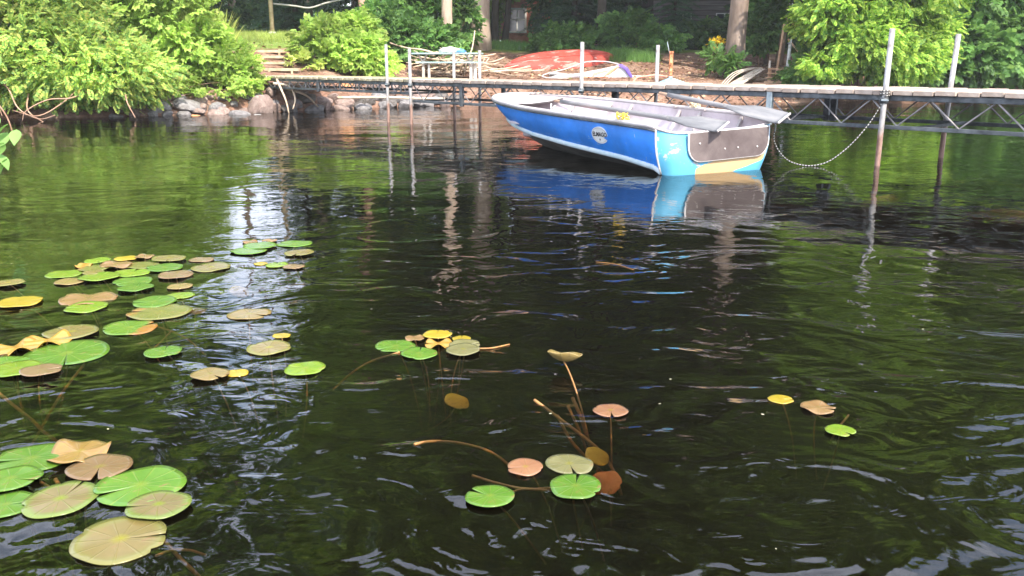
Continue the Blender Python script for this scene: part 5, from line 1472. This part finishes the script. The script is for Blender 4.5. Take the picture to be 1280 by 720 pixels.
for x, w in ((-1.7, 0.85), (0.6, 0.9)):
    fr = MB()
    for (cx, cz, sx, sz) in ((0, 0.55, w, 0.09), (0, -0.55, w, 0.09), (-w / 2, 0, 0.09, 1.19), (w / 2, 0, 0.09, 1.19), (0, 0, 0.06, 1.02), (0, 0.05, w - 0.1, 0.05)):
        fr.box((x + cx, 0.035, 1.35 + cz - 0.15), (sx, 0.06 + 0.004 * (sx < sz), sz))
    w_ = fr.build('window', m_white, hs_)
    MB().box((x, 0.055, 1.2), (w - 0.08, 0.02, 1.05)).build('pane', m_glass, w_)
cg = G(8.2, 37.0)
cb = empty('grey_cabin', (8.3, 37.0, cg), label='grey board cabin in the shade left of the thick brown tree', cat='cabin')
m_cab = mat('weathered_grey_siding', [(0.3, (0.08, 0.075, 0.075)), (0.7, (0.22, 0.20, 0.20))], 3, 0.9, 0.1, stretch=(0.3, 1, 4), per_object=0.2)
MB().box((0, 2.0, 1.4), (5.0, 3.8, 2.9)).build('wall', m_bark_dark, cb)
for k in range(15): MB().box((0, 0.08, 0.12 + 0.19 * k), (5.04, 0.035, 0.17), Matrix.Rotation(-0.08, 3, 'X')).build('siding_board', m_cab, cb)
MB().add([(-2.9, -0.7, 2.8), (2.9, -0.7, 2.8), (2.9, 4.6, 2.8), (-2.9, 4.6, 2.8), (-2.9, 2, 4.3), (2.9, 2, 4.3)], [(0, 1, 5, 4), (2, 3, 4, 5), (0, 4, 3), (1, 2, 5), (3, 2, 1, 0)]).build('roof', m_roof, cb)
for x in (-1.3, 0.4):
    w_ = MB().box((x, 0.045, 1.2), (0.70, 0.05, 0.50)).build('window', m_white, cb)
    MB().box((x - 0.17, 0.012, 1.2), (0.28, 0.02, 0.42)).build('pane', m_glass, w_)
    MB().box((x + 0.17, 0.012, 1.2), (0.28, 0.02, 0.42)).build('pane', m_glass, w_)
MB().box((-0.2, -0.9, 0.55), (3.0, 0.06, 0.06)).build('porch_rail', m_cab, cb)
for k in range(9): MB().box((-1.6 + 0.35 * k, -0.9, 0.25), (0.05, 0.05, 0.54)).build('baluster', m_cab, cb)

# leaf litter, pine cones and pebbles on the bank; pollen and bits on the water
def litter(name, label, cat, n, region, size, mt, seed, water=False):
    r = np.random.default_rng(seed)
    x = region[0] + (region[1] - region[0]) * r.random(n); y = region[2] + (region[3] - region[2]) * r.random(n)
    if water:
        z = np.full(n, 0.003)
    else:
        k = y > np.interp(x, SHX, SHY) + 0.1
        x, y = x[k], y[k]; z = gz(x, y) + 0.012
    P = np.stack([x, y, z], 1)
    a = r.random(len(x)) * 6.28
    d = np.stack([np.cos(a), np.sin(a), 0 * a], 1)
    up = np.array([0, 0, 1.0]) + r.normal(size=P.shape) * (0.02 if water else 0.35)
    T = (np.array([(0, 0, 0), (0.5, 0.35, 0.06), (1, 0, 0), (0.5, -0.35, 0.06)]) * (1, 1, 0.0 if water else 1), np.array([(0, 3, 2), (0, 2, 1)]))
    V, F = scatter(T, P, d, up, size * (0.4 + r.random(len(x)) ** 2 * 1.4))
    put(name, mesh(name, V, F, mt), kind='stuff', label=label, cat=cat)
m_litter = leafmat('dry_litter', [(0.16, 0.09, 0.05), (0.34, 0.20, 0.12), (0.50, 0.36, 0.24), (0.24, 0.14, 0.09), (0.20, 0.22, 0.07)], 0.1, 0.8)
litter('leaf_litter', 'brown dry leaves and chips scattered over the bare bank', 'leaf litter', 9000, (-3.5, 10.0, 22.0, 31.0), 0.085, m_litter, 1)
litter('leaf_litter', 'dry leaves and chips on the slope by the steps', 'leaf litter', 1500, (-8.0, -3.5, 17.5, 25.0), 0.07, m_litter, 2)
litter('floating_specks', 'tiny pale specks of pollen and plant bits floating on the water', 'specks', 420, (-6.0, 6.0, 1.6, 12.0), 0.008, leafmat('pollen', [(0.3, 0.3, 0.16), (0.45, 0.42, 0.3)], 0.1, 0.8), 3, True)

# thin haze volume added to lift the dark tones of the wood
def haze():
    m = bpy.data.materials.new('haze'); m.use_nodes = True; nt = m.node_tree
    nt.nodes.clear()
    o = nt.nodes.new('ShaderNodeOutputMaterial'); v = nt.nodes.new('ShaderNodeVolumePrincipled')
    v.inputs['Color'].default_value = (0.92, 0.96, 1.0, 1); v.inputs['Density'].default_value = 0.0007; v.inputs['Anisotropy'].default_value = 0.0
    nt.links.new(v.outputs[0], o.inputs['Volume'])
    x0, x1, y0, y1, z0, z1 = -66, 66, -46, 136, -3.5, 34
    V = [(x0, y0, z0), (x1, y0, z0), (x1, y1, z0), (x0, y1, z0), (x0, y0, z1), (x1, y0, z1), (x1, y1, z1), (x0, y1, z1)]
    F = [(3, 2, 1, 0), (4, 5, 6, 7), (0, 1, 5, 4), (1, 2, 6, 5), (2, 3, 7, 6), (3, 0, 4, 7)]
    put('haze', mesh('haze', V, F, m), kind='stuff', label='thin pale haze added over lake and wood to lift the dark tones', cat='haze')
haze()

# ------------------------------------------------------------------ water lilies
def padmat(name, c1, c2, vein, spot, tip=None, tipcol=None, rough=0.27):
    m, nt, b = newmat(name)
    n = noise(nt, 14, 4, 0.6)
    oi = nt.nodes.new('ShaderNodeObjectInfo')
    r = ramp(nt, [(0.32, c1), (0.68, c2)])
    nt.links.new(n.outputs['Fac'], r.inputs[0])
    # veins fan out from the middle
    tc = nt.nodes.new('ShaderNodeTexCoord'); mp = nt.nodes.new('ShaderNodeMapping'); mp.inputs['Location'].default_value = (-1, -1, 0); mp.inputs['Scale'].default_value = (2, 2, 0)
    nt.links.new(tc.outputs['Generated'], mp.inputs[0])
    gr = nt.nodes.new('ShaderNodeTexGradient'); gr.gradient_type = 'RADIAL'; nt.links.new(mp.outputs[0], gr.inputs[0])
    mu = nt.nodes.new('ShaderNodeMath'); mu.operation = 'MULTIPLY'; mu.inputs[1].default_value = 2 * pi * 11; nt.links.new(gr.outputs['Fac'], mu.inputs[0])
    sn = nt.nodes.new('ShaderNodeMath'); sn.operation = 'SINE'; nt.links.new(mu.outputs[0], sn.inputs[0])
    rv = ramp(nt, [(0.90, (0, 0, 0)), (1.0, (0.6, 0.6, 0.6))]); nt.links.new(sn.outputs[0], rv.inputs[0])
    mv = nt.nodes.new('ShaderNodeMix'); mv.data_type = 'RGBA'; nt.links.new(rv.outputs[0], mv.inputs[0]); nt.links.new(r.outputs[0], mv.inputs[6]); mv.inputs[7].default_value = rgba(vein)
    ln = nt.nodes.new('ShaderNodeVectorMath'); ln.operation = 'LENGTH'; nt.links.new(mp.outputs[0], ln.inputs[0])
    n2 = noise(nt, 30, 3, 0.6)
    ad = nt.nodes.new('ShaderNodeMath'); ad.operation = 'MULTIPLY_ADD'; ad.inputs[1].default_value = 0.25; nt.links.new(n2.outputs['Fac'], ad.inputs[0]); nt.links.new(ln.outputs['Value'], ad.inputs[2])
    rs = ramp(nt, [(0.13, (1, 1, 1)), (0.36, (0, 0, 0))]); nt.links.new(ad.outputs[0], rs.inputs[0])
    ms = nt.nodes.new('ShaderNodeMix'); ms.data_type = 'RGBA'; nt.links.new(rs.outputs[0], ms.inputs[0]); nt.links.new(mv.outputs[2], ms.inputs[6]); ms.inputs[7].default_value = rgba(spot)
    out = ms.outputs[2]
    if tip == 'rim':
        rr_ = ramp(nt, [(0.80, (0, 0, 0)), (1.05, (1, 1, 1))]); nt.links.new(ad.outputs[0], rr_.inputs[0])
        mt_ = nt.nodes.new('ShaderNodeMix'); mt_.data_type = 'RGBA'; nt.links.new(rr_.outputs[0], mt_.inputs[0]); nt.links.new(out, mt_.inputs[6]); mt_.inputs[7].default_value = rgba(tipcol); out = mt_.outputs[2]
    elif tip:
        sp = nt.nodes.new('ShaderNodeSeparateXYZ'); nt.links.new(tc.outputs['Generated'], sp.inputs[0])
        a2 = nt.nodes.new('ShaderNodeMath'); a2.operation = 'MULTIPLY_ADD'; a2.inputs[1].default_value = 0.4; nt.links.new(n2.outputs['Fac'], a2.inputs[0]); nt.links.new(sp.outputs['X'], a2.inputs[2])
        rr_ = ramp(nt, [(0.88, (0, 0, 0)), (1.0, (1, 1, 1))] if tip > 0 else [(0.30, (1, 1, 1)), (0.42, (0, 0, 0))]); nt.links.new(a2.outputs[0], rr_.inputs[0])
        mt_ = nt.nodes.new('ShaderNodeMix'); mt_.data_type = 'RGBA'; nt.links.new(rr_.outputs[0], mt_.inputs[0]); nt.links.new(out, mt_.inputs[6]); mt_.inputs[7].default_value = rgba(tipcol); out = mt_.outputs[2]
    nb = noise(nt, 26, 5, 0.7, dist=0.8); rb = ramp(nt, [(0.60, (0, 0, 0)), (0.66, (0.7, 0.7, 0.7))]); nt.links.new(nb.outputs['Fac'], rb.inputs[0])
    mb_ = nt.nodes.new('ShaderNodeMix'); mb_.data_type = 'RGBA'; nt.links.new(rb.outputs[0], mb_.inputs[0]); nt.links.new(out, mb_.inputs[6])
    mb_.inputs[7].default_value = (0.17, 0.10, 0.045, 1); out = mb_.outputs[2]
    hs = nt.nodes.new('ShaderNodeHueSaturation')
    mr = nt.nodes.new('ShaderNodeMapRange'); mr.inputs['To Min'].default_value = 0.88; mr.inputs['To Max'].default_value = 1.1
    nt.links.new(oi.outputs['Random'], mr.inputs['Value']); nt.links.new(mr.outputs[0], hs.inputs['Value']); nt.links.new(out, hs.inputs['Color'])
    nt.links.new(hs.outputs[0], b.inputs['Base Color'])
    b.inputs['Roughness'].default_value = rough
    b.inputs['Specular IOR Level'].default_value = 0.5
    bp = nt.nodes.new('ShaderNodeBump'); bp.inputs['Distance'].default_value = 0.0012; nt.links.new(rv.outputs[0], bp.inputs['Height']); nt.links.new(bp.outputs[0], b.inputs['Normal'])
    return m
GRN, YEL = (0.16, 0.36, 0.06), (0.50, 0.55, 0.06)
PM = {
    'green': padmat('pad_green', (0.049, 0.123, 0.012), (0.083, 0.157, 0.016), (0.119, 0.170, 0.022), (0.119, 0.170, 0.018)),
    'greentip': padmat('pad_green_orange_tip', (0.059, 0.129, 0.011), (0.088, 0.157, 0.016), (0.119, 0.170, 0.022), (0.119, 0.170, 0.018), 1, (0.204, 0.095, 0.018)),
    'yellowgreen': padmat('pad_yellow_green', (0.086, 0.160, 0.010), (0.140, 0.198, 0.015), (0.154, 0.209, 0.024), (0.154, 0.190, 0.015)),
    'yellow': padmat('pad_yellow', (0.224, 0.173, 0.010), (0.296, 0.211, 0.021), (0.314, 0.227, 0.031), (0.270, 0.188, 0.017)),
    'orangeyellow': padmat('pad_orange_yellow', (0.248, 0.124, 0.015), (0.314, 0.188, 0.030), (0.314, 0.208, 0.043), (0.224, 0.113, 0.017)),
    'orange': padmat('pad_orange', (0.192, 0.107, 0.026), (0.229, 0.146, 0.040), (0.244, 0.162, 0.044), (0.229, 0.162, 0.026)),
    'orangetan': padmat('pad_orange_tan', (0.173, 0.095, 0.036), (0.209, 0.130, 0.054), (0.209, 0.146, 0.055), (0.173, 0.118, 0.036)),
    'tan': padmat('pad_tan', (0.146, 0.107, 0.036), (0.188, 0.133, 0.047), (0.192, 0.146, 0.048), (0.173, 0.146, 0.026)),
    'tanpink': padmat('pad_tan_pink', (0.146, 0.090, 0.043), (0.182, 0.122, 0.060), (0.192, 0.137, 0.062), (0.173, 0.122, 0.044)),
    'tanrim': padmat('pad_tan_green_rim', (0.113, 0.089, 0.036), (0.146, 0.113, 0.048), (0.133, 0.144, 0.024), (0.143, 0.178, 0.014), 'rim', (0.109, 0.144, 0.029)),
    'olivetan': padmat('pad_olive_tan', (0.128, 0.101, 0.033), (0.163, 0.120, 0.044), (0.160, 0.130, 0.044), (0.201, 0.182, 0.018), 'rim', (0.139, 0.130, 0.036)),
    'olive': padmat('pad_olive_orange_tip', (0.096, 0.107, 0.021), (0.132, 0.127, 0.029), (0.146, 0.143, 0.033), (0.146, 0.137, 0.022), -1, (0.209, 0.118, 0.033)),
    'paleolive': padmat('pad_pale_olive', (0.118, 0.113, 0.044), (0.149, 0.139, 0.060), (0.160, 0.150, 0.067), (0.173, 0.162, 0.031)),
    'brown': padmat('pad_brown', (0.115, 0.068, 0.029), (0.146, 0.090, 0.040), (0.152, 0.104, 0.044), (0.157, 0.122, 0.022)),
    'browns': padmat('pad_brown_sunken', (0.45, 0.24, 0.10), (0.5, 0.3, 0.14), (0.5, 0.3, 0.15), (0.5, 0.3, 0.1)),
    'pink': padmat('pad_pink', (0.173, 0.078, 0.040), (0.209, 0.107, 0.055), (0.209, 0.118, 0.055), (0.209, 0.137, 0.026)),
    'curled': padmat('pad_curled_yellow', (0.216, 0.150, 0.044), (0.250, 0.188, 0.070), (0.244, 0.194, 0.077), (0.229, 0.162, 0.044)),
    'submerged': padmat('leaf_sunken_yellow', (0.75, 0.50, 0.06), (0.85, 0.6, 0.10), (0.85, 0.6, 0.1), (0.9, 0.65, 0.1)),
    'submergedred': padmat('leaf_sunken_red', (0.80, 0.28, 0.10), (0.85, 0.35, 0.14), (0.8, 0.3, 0.1), (0.8, 0.3, 0.1)),
}
m_stem = mat('orange_brown_lily_stem', [(0.3, (0.20, 0.09, 0.03)), (0.6, (0.32, 0.17, 0.055)), (0.8, (0.34, 0.22, 0.08))], 20, 0.5, 0.3)

def pad_mesh(r, seed, notch=None, wavy=0.004, cup=0.0, oval=1.0):
    """round leaf with a slit to the middle, gently domed, thin but solid"""
    q = random.Random(seed)
    ph = [q.uniform(0, 6.28) for _ in range(4)]
    half = q.uniform(0.05, 0.16) if notch is not None else 0.02
    start = math.radians(notch if notch is not None else q.uniform(0, 360))
    NA, NR = 56, 6
    bites = [(q.uniform(0, 6.28), q.uniform(0.04, 0.12), q.uniform(0.04, 0.16)) for _ in range(q.choice((0, 1, 2)))]
    V, F = [], []
    for side in (0, 1):
        for i in range(NR + 1):
            f = i / NR
            for k in range(NA + 1):
                t = k / NA
                a = start + (half * f) + (2 * pi - 2 * half * f) * t
                rim = r * f * (1 + 0.035 * sin(2 * a + ph[0]) + 0.015 * sin(5 * a + ph[1]))
                edge = min(t, 1 - t) * NA
                if edge < 2.5: rim *= 1 - 0.05 * (2.5 - edge) / 2.5 * f
                for (ba, bw_, bd) in bites: rim *= 1 - bd * f ** 3 * math.exp(-(((a - ba + pi) % (2 * pi) - pi) / bw_) ** 2)
                z = wavy * (f ** 2) * (sin(3 * a + ph[2]) + 0.6 * sin(5 * a + ph[3])) + cup * r * f * f
                V.append((rim * cos(a), rim * sin(a) * oval, z - (0.0022 if side else 0)))
    n1 = (NR + 1) * (NA + 1)
    for i in range(NR):
        for k in range(NA):
            a = i * (NA + 1) + k
            F.append((a, a + NA + 1, a + NA + 2, a + 1))
            F.append((n1 + a, n1 + a + 1, n1 + a + NA + 2, n1 + a + NA + 1))
    for k in range(NA):
        a = NR * (NA + 1) + k
        F.append((a, n1 + a, n1 + a + 1, a + 1))
    for i in range(NR):
        for k in (0, NA):
            a = i * (NA + 1) + k; b = a + NA + 1
            F.append((a, n1 + a, n1 + b, b) if k == 0 else (a, b, n1 + b, n1 + a))
    return V, F
PADS=[
 ('A',(-1.015, 1.799),[
  (-1.255,2.074,0.096,'green',200,'large bright green pad with a yellow vein at the back left of the front-left cluster'),
  (-1.143,2.103,0.078,'orange',35,'folded orange-yellow pad behind the brown one in the front-left cluster'),
  (-1.049,2.014,0.077,'brown',285,'brown-pink heart-shaped pad next to the folded orange one'),
  (-1.237,1.945,0.071,'green',350,'green pad with yellow patches cut by the left photo edge, between two other green pads'),
  (-1.183,1.829,0.064,'green',15,'lowest green pad cut by the left photo edge'),
  (-1.067,1.852,0.085,'tanrim',80,'tan pad with a yellow-green centre and pale tip in the front-left cluster'),
  (-0.906,1.915,0.105,'green',215,'largest bright green oval pad at the right of the front-left cluster'),
  (-0.821,1.814,0.071,'tanrim',190,'tan pad with a green rim tucked under the largest green pad'),
  (-0.851,1.678,0.1,'olivetan',10,'largest brownish tan pad with a dark slit, nearest to the viewer'),
 ]),
 ('B',(-1.453, 2.421),[
  (-1.587,2.925,0.146,'green',None,'long bright green oval pad beside crumpled yellow ones at the left'),
  (-1.736,2.814,0.074,'green',None,'green pad cut by the left photo edge beside the long green oval one'),
  (-1.667,2.75,0.081,'yellowgreen',None,'yellow-green pad lying under the edge of the long green oval one'),
  (-1.574,2.727,0.064,'tanpink',20,'small pinkish tan pad just below the long green oval one'),
  (-1.799,2.978,0.084,'orangeyellow',None,'crumpled orange-yellow pad cut by the left photo edge'),
  (-1.722,3.053,0.08,'orangeyellow',300,'crumpled orange-yellow pad just behind the long green oval one'),
  (-1.689,3.161,0.098,'olivetan',None,'dull olive-tan pad behind the crumpled yellow ones'),
 ]),
 ('C',(-1.148, 2.942),[
  (-1.493,3.233,0.103,'greentip',40,'green oval pad with an orange tip in the middle left cluster'),
  (-1.462,3.447,0.126,'olive',180,'olive pad with an orange left end in the middle left cluster'),
  (-1.544,3.596,0.093,'green',200,'narrow green pad just behind the olive one with the orange end'),
  (-1.241,2.916,0.063,'green',95,'small green pad floating alone below the olive one with the orange end'),
  (-1.478,3.715,0.061,'yellowgreen',180,'small yellow-green pad with an orange left tip'),
  (-1.537,3.872,0.056,'tan',None,'small tan pad behind the small yellow-green one'),
  (-1.637,4.09,0.082,'tanpink',30,'brownish pink pad with a notch right of the dense back cluster'),
  (-1.354,3.545,0.038,'browns',None,'small brown pad sunk just under the surface beside the olive one'),
 ]),
 ('D',(-1.582, 3.343),[
  (-1.862,3.661,0.119,'orangetan',None,'orange-tan torn pad left of the dense back cluster'),
  (-1.802,3.52,0.088,'yellowgreen',200,'yellow-green pad just in front of the orange-tan torn one'),
  (-2.125,3.596,0.093,'yellow',None,'bright yellow pad near the left photo edge'),
  (-2.358,3.917,0.071,'olivetan',None,'olive-tan pad cut by the left photo edge, behind the bright yellow one'),
 ]),
 ('E',(-1.592, 3.688),[
  (-2.2,4.123,0.086,'yellowgreen',None,'yellow-green pad at the left end of the dense back cluster'),
  (-2.093,3.963,0.068,'tan',60,'tan pad just in front of the leftmost pad of the dense back cluster'),
  (-1.728,3.842,0.077,'green',90,'green pad at the front of the dense back cluster'),
  (-1.985,4.041,0.093,'yellowgreen',None,'yellow-green pad in the front row of the dense back cluster, left of the green one'),
  (-1.8,3.978,0.091,'green',None,'green pad touching a tan-topped one in the front of the dense back cluster'),
  (-1.873,4.14,0.087,'yellowgreen',90,'yellow-green notched pad in the middle of the dense back cluster'),
  (-1.751,4.243,0.089,'green',150,'notched green pad at the right of the dense back cluster'),
  (-1.809,4.445,0.084,'olivetan',None,'olive-tan pad at the back right of the dense back cluster'),
  (-2.175,4.426,0.067,'yellowgreen',None,'small yellow-green pad at the back left of the dense back cluster'),
  (-2.045,4.464,0.059,'yellow',None,'small yellow pad at the very back of the dense back cluster'),
  (-1.959,4.504,0.051,'orangetan',None,'small orange pad at the very back of the dense back cluster'),
  (-2.021,4.296,0.078,'orangetan',240,'tan-orange pad behind the notched yellow-green one'),
  (-1.894,4.315,0.082,'olive',None,'olive green pad between the tan-orange and the olive-tan ones'),
  (-2.176,4.279,0.045,'orangeyellow',None,'small orange-yellow pad at the left of the dense back cluster'),
  (-2.098,4.226,0.072,'olive',None,'dull olive pad just right of the small orange-yellow one'),
  (-2.054,4.123,0.051,'olivetan',None,'small olive-tan pad between the dull olive and a yellow-green one'),
 ]),
 ('F',(-0.936, 4.09),[
  (-1.636,4.445,0.063,'tanpink',30,'notched brownish pad standing off right of the dense back cluster'),
  (-1.523,4.261,0.097,'olivetan',150,'tan pad with a dark slit just in front of the notched brownish one'),
  (-1.446,4.645,0.097,'green',60,'green pad in front of the pair of green ones below the sky streak'),
  (-1.421,4.774,0.095,'green',None,'light green pad between two others in the sky streak'),
  (-1.249,4.863,0.099,'green',170,'bright green notched pad at the far right of the back group'),
  (-1.515,4.909,0.046,'orangetan',None,'small orange pad peeping out behind the light green ones'),
  (-1.41,4.933,0.042,'orangetan',None,'smallest orange pad, behind the gap between the green ones'),
  (-1.155,4.584,0.078,'olivetan',260,'olive-tan pad in front of the bright green notched one'),
  (-1.298,4.351,0.037,'yellow',None,'tiny yellow pad left of a small yellow-green one'),
  (-1.205,4.315,0.057,'yellowgreen',100,'small yellow-green pad right of the tiny yellow one'),
  (-1.106,4.261,0.053,'tanpink',None,'small brown-pink pad below the olive-tan one'),
  (-1.294,3.963,0.038,'submerged',None,'yellow pad sunk under the surface below the tiny yellow one'),
 ]),
 ('G',(-0.738, 2.485),[
  (-1.083,3.423,0.087,'tan',340,'lone tan pad in the blue sky reflection'),
  (-0.882,2.978,0.081,'olivetan',None,'olive-tan pad in front of the lone tan one'),
  (-0.87,3.111,0.033,'yellow',None,'tiny yellow pad just behind the olive-tan one'),
  (-0.996,2.689,0.061,'tan',320,'round tan-orange pad touching a small yellow one'),
  (-0.916,2.719,0.037,'yellow',None,'small yellow pad touching the round tan-orange one'),
  (-0.7,2.758,0.068,'yellowgreen',None,'yellow-green pad with a pale sheen in the blue sky reflection'),
 ]),
 ('H',(-0.234, 2.485),[
  (-0.427,3.006,0.073,'green',220,'bright green pad at the left of the centre cluster'),
  (-0.33,2.916,0.065,'green',90,'bright green notched pad lowest in the centre cluster'),
  (-0.365,3.082,0.036,'orangetan',None,'small orange pad behind the green ones of the centre cluster'),
  (-0.282,3.121,0.055,'yellow',None,'yellow-green pad at the back of the centre cluster'),
  (-0.271,3.024,0.05,'orangeyellow',180,'orange-yellow pad in the middle of the centre cluster'),
  (-0.189,3.082,0.036,'yellow',90,'small bright yellow pad at the right of the centre cluster'),
  (-0.173,3.006,0.059,'paleolive',10,'pale olive pad behind its twin at the right of the centre cluster'),
  (-0.175,2.942,0.063,'paleolive',None,'pale greyish pad lowest at the right of the centre cluster'),
  (-0.176,2.587,0.033,'submerged',None,'curled orange leaf sunk below the centre cluster'),
 ]),
 ('I',(0.258, 1.957),[
  (0.176,2.758,0.059,'curled',None,'curled pale yellow pad tilted out of the water above the red stems'),
  (0.292,2.39,0.051,'pink',270,'round pink pad on an orange stem'),
  (0.235,2.188,0.031,'submerged',None,'sunken olive-yellow leaf below the round pink pad'),
  (0.245,2.06,0.033,'submergedred',None,'sunken orange-red leaf beside the grey-olive pad'),
  (0.148,2.041,0.06,'paleolive',280,'grey-olive pad with a notch behind the bright green one in the middle foreground'),
  (0.033,2.019,0.047,'pink',190,'pink pad with ragged edges left of the grey-olive one'),
  (0.154,1.911,0.064,'green',80,'bright green pad with a wedge notch in the middle foreground'),
  (-0.053,1.856,0.057,'green',150,'bright green pad at the front of the middle foreground group'),
 ]),
 ('J',(0.866, 2.219),[
  (0.826,2.485,0.038,'yellow',0,'small yellow pad alone at the right'),
  (0.916,2.415,0.05,'orangetan',330,'orange-pink pad between two yellow ones at the right'),
  (0.919,2.241,0.041,'yellowgreen',300,'yellow-green pad nearest in the group of three at the right'),
 ]),
]
STEMS = [
 ('long arched orange stem floating alone left of the pink pad with ragged edges', 0.004, -0.06, [(-0.264, 2.157), (-0.221, 2.204), (-0.144, 2.219), (-0.062, 2.193), (-0.004, 2.127), (0.021, 2.083)], 0.0055),
 ('orange stem slanting from its pale cut end to the round pink pad', 0.008, -0.1, [(0.068, 2.466), (0.12, 2.415), (0.19, 2.325), (0.247, 2.246), (0.278, 2.162), (0.288, 2.069)], 0.0065),
 ('forked orange stem branching off the slanting one', -0.03, -0.12, [(0.138, 2.434), (0.173, 2.313), (0.233, 2.219), (0.284, 2.178)], 0.0065),
 ('short thick orange stem below the curled yellow pad', -0.02, -0.1, [(0.191, 2.552), (0.215, 2.472), (0.231, 2.372)], 0.008),
 ('short orange stem beside the thick one below the curled yellow pad', -0.03, -0.12, [(0.174, 2.511), (0.203, 2.434), (0.225, 2.36)], 0.006),
 ('brown stem trailing left from the centre cluster of pads', 0.002, -0.06, [(-0.401, 2.934), (-0.495, 2.899), (-0.555, 2.839), (-0.602, 2.727)], 0.005),
 ('thin green stem trailing right from the centre cluster of pads', 0.004, 0.002, [(-0.13, 2.969), (-0.073, 2.978), (-0.009, 3.024)], 0.004),
 ('red stem running between the pink ragged pad and the bright green notched one', -0.01, -0.02, [(-0.101, 2.001), (-0.04, 1.966), (0.03, 1.94), (0.099, 1.949), (0.15, 1.974)], 0.005),
 ('thin tan stem curving from the front green pad towards the red one', -0.005, -0.02, [(-0.01, 1.891), (0.024, 1.932), (0.099, 1.94)], 0.004),
 ('orange stem bending right from the largest brownish pad', -0.005, -0.05, [(-0.751, 1.624), (-0.739, 1.668), (-0.709, 1.694), (-0.675, 1.698)], 0.004),
 ('thick orange stem running right under the largest brownish pad', -0.015, -0.1, [(-0.778, 1.714), (-0.726, 1.678), (-0.676, 1.649), (-0.647, 1.63)], 0.006),
 ('orange stem at the left photo edge below the pinkish tan pad', -0.01, -0.1, [(-1.661, 2.601), (-1.525, 2.485), (-1.453, 2.434), (-1.404, 2.396), (-1.332, 2.348), (-1.258, 2.302)], 0.007),
 ('straight orange stem rising from the root to the long green oval pad', -0.12, -0.01, [(-1.449, 2.39), (-1.449, 2.472), (-1.478, 2.659), (-1.486, 2.839)], 0.006),
 ('thin orange-brown stem arching right of the green pad with an orange tip', -0.003, -0.06, [(-1.406, 3.265), (-1.339, 3.255), (-1.256, 3.202), (-1.153, 3.082)], 0.005),
 ('pale stem slanting left below the arching one', -0.01, -0.04, [(-1.33, 3.223), (-1.339, 3.151), (-1.353, 3.082)], 0.004),
 ('short stem between the brownish pads of the front-left cluster', -0.01, -0.04, [(-1.177, 1.966), (-1.11, 1.932), (-1.052, 1.907)], 0.005),
 ('red stem under the folded orange-yellow pad', -0.02, -0.08, [(-1.159, 2.001), (-1.109, 1.957), (-1.062, 1.924)], 0.007),
 ('orange stem rising to the right in the group of three pads', -0.03, -0.005, [(0.902, 2.257), (0.95, 2.325), (0.995, 2.378)], 0.004),
 ('thin green blade lying on the water far right of the back pads', 0.003, 0.003, [(0.437, 4.388), (0.535, 4.333), (0.609, 4.208)], 0.0018),
]

def build_pads():
    sd = 0
    for key, root_xy, L in PADS:
        for j, (x, y, r, kind, notch, label) in enumerate(L):
            sd += 1
            q = random.Random(sd)
            sunk = kind in ('submerged', 'submergedred', 'browns')
            wavy = {'orangeyellow': 0.013, 'orange': 0.012, 'orangetan': 0.005, 'curled': 0.004, 'submerged': 0.005, 'submergedred': 0.008}.get(kind, 0.0016)
            cup = {'curled': 0.5, 'paleolive': 0.0}.get(kind, 0.0)
            V, F = pad_mesh(r * (1.25 if sunk else 1.0), sd, notch, wavy * min(1, r / 0.08), cup, 0.82 if kind in ('curled', 'submerged') else 1.0)
            z = 0.0035 + 0.0028 * (j % 4) + (0.003 if kind in ('orangeyellow', 'orange') else 0)
            if sunk: z = {'browns': -0.02, 'submergedred': -0.06}.get(kind, -0.045)
            tilt = q.uniform(-0.012, 0.012)
            rot = (tilt, q.uniform(-0.012, 0.012), 0)
            if kind == 'curled': rot = (-0.25, 0.1, 0); z = 0.03
            if kind == 'submerged': rot = (0.5, 0.3, 0.4)
            if kind == 'submergedred': rot = (0.4, -0.3, 0)
            name = 'sunken_lily_leaf' if sunk else 'lily_pad'
            pad = put(name, mesh('lily_pad', V, F, PM[kind], True), None, (x, y, z), rot, None, label=label, cat='lily pad', group='water lily pads')
            # stem from the middle of the pad down to the root of its clump
            rx, ry = root_xy
            rx = x + (rx - x) * 0.5; ry = y + (ry - y) * 0.5
            e = Vector((rx - x + q.uniform(-.03, .03), ry - y + q.uniform(-.03, .03), -0.20 + q.uniform(-.04, .03) - z))
            b = Vector((e.x * 0.55 + q.uniform(-.04, .04), e.y * 0.55 + q.uniform(-.03, .03), -0.05))
            P = bez((0, 0, -0.003), b, e, 12)
            MB().tube(P, 0.0022 + 0.008 * r, 7).build('stem', m_stem, pad, True)
build_pads()

def stems():
    for lab, z0, z1, pts, rad in STEMS:
        n = len(pts)
        P = [(x, y, z0 + (z1 - z0) * k / (n - 1)) for k, (x, y) in enumerate(pts)]
        P = spline(P, 6)
        put('lily_stalk', MB().tube(P, rad * 0.75, 7).mesh('lily_stalk', m_stem, True), None, label=lab, cat='stalk')
stems()
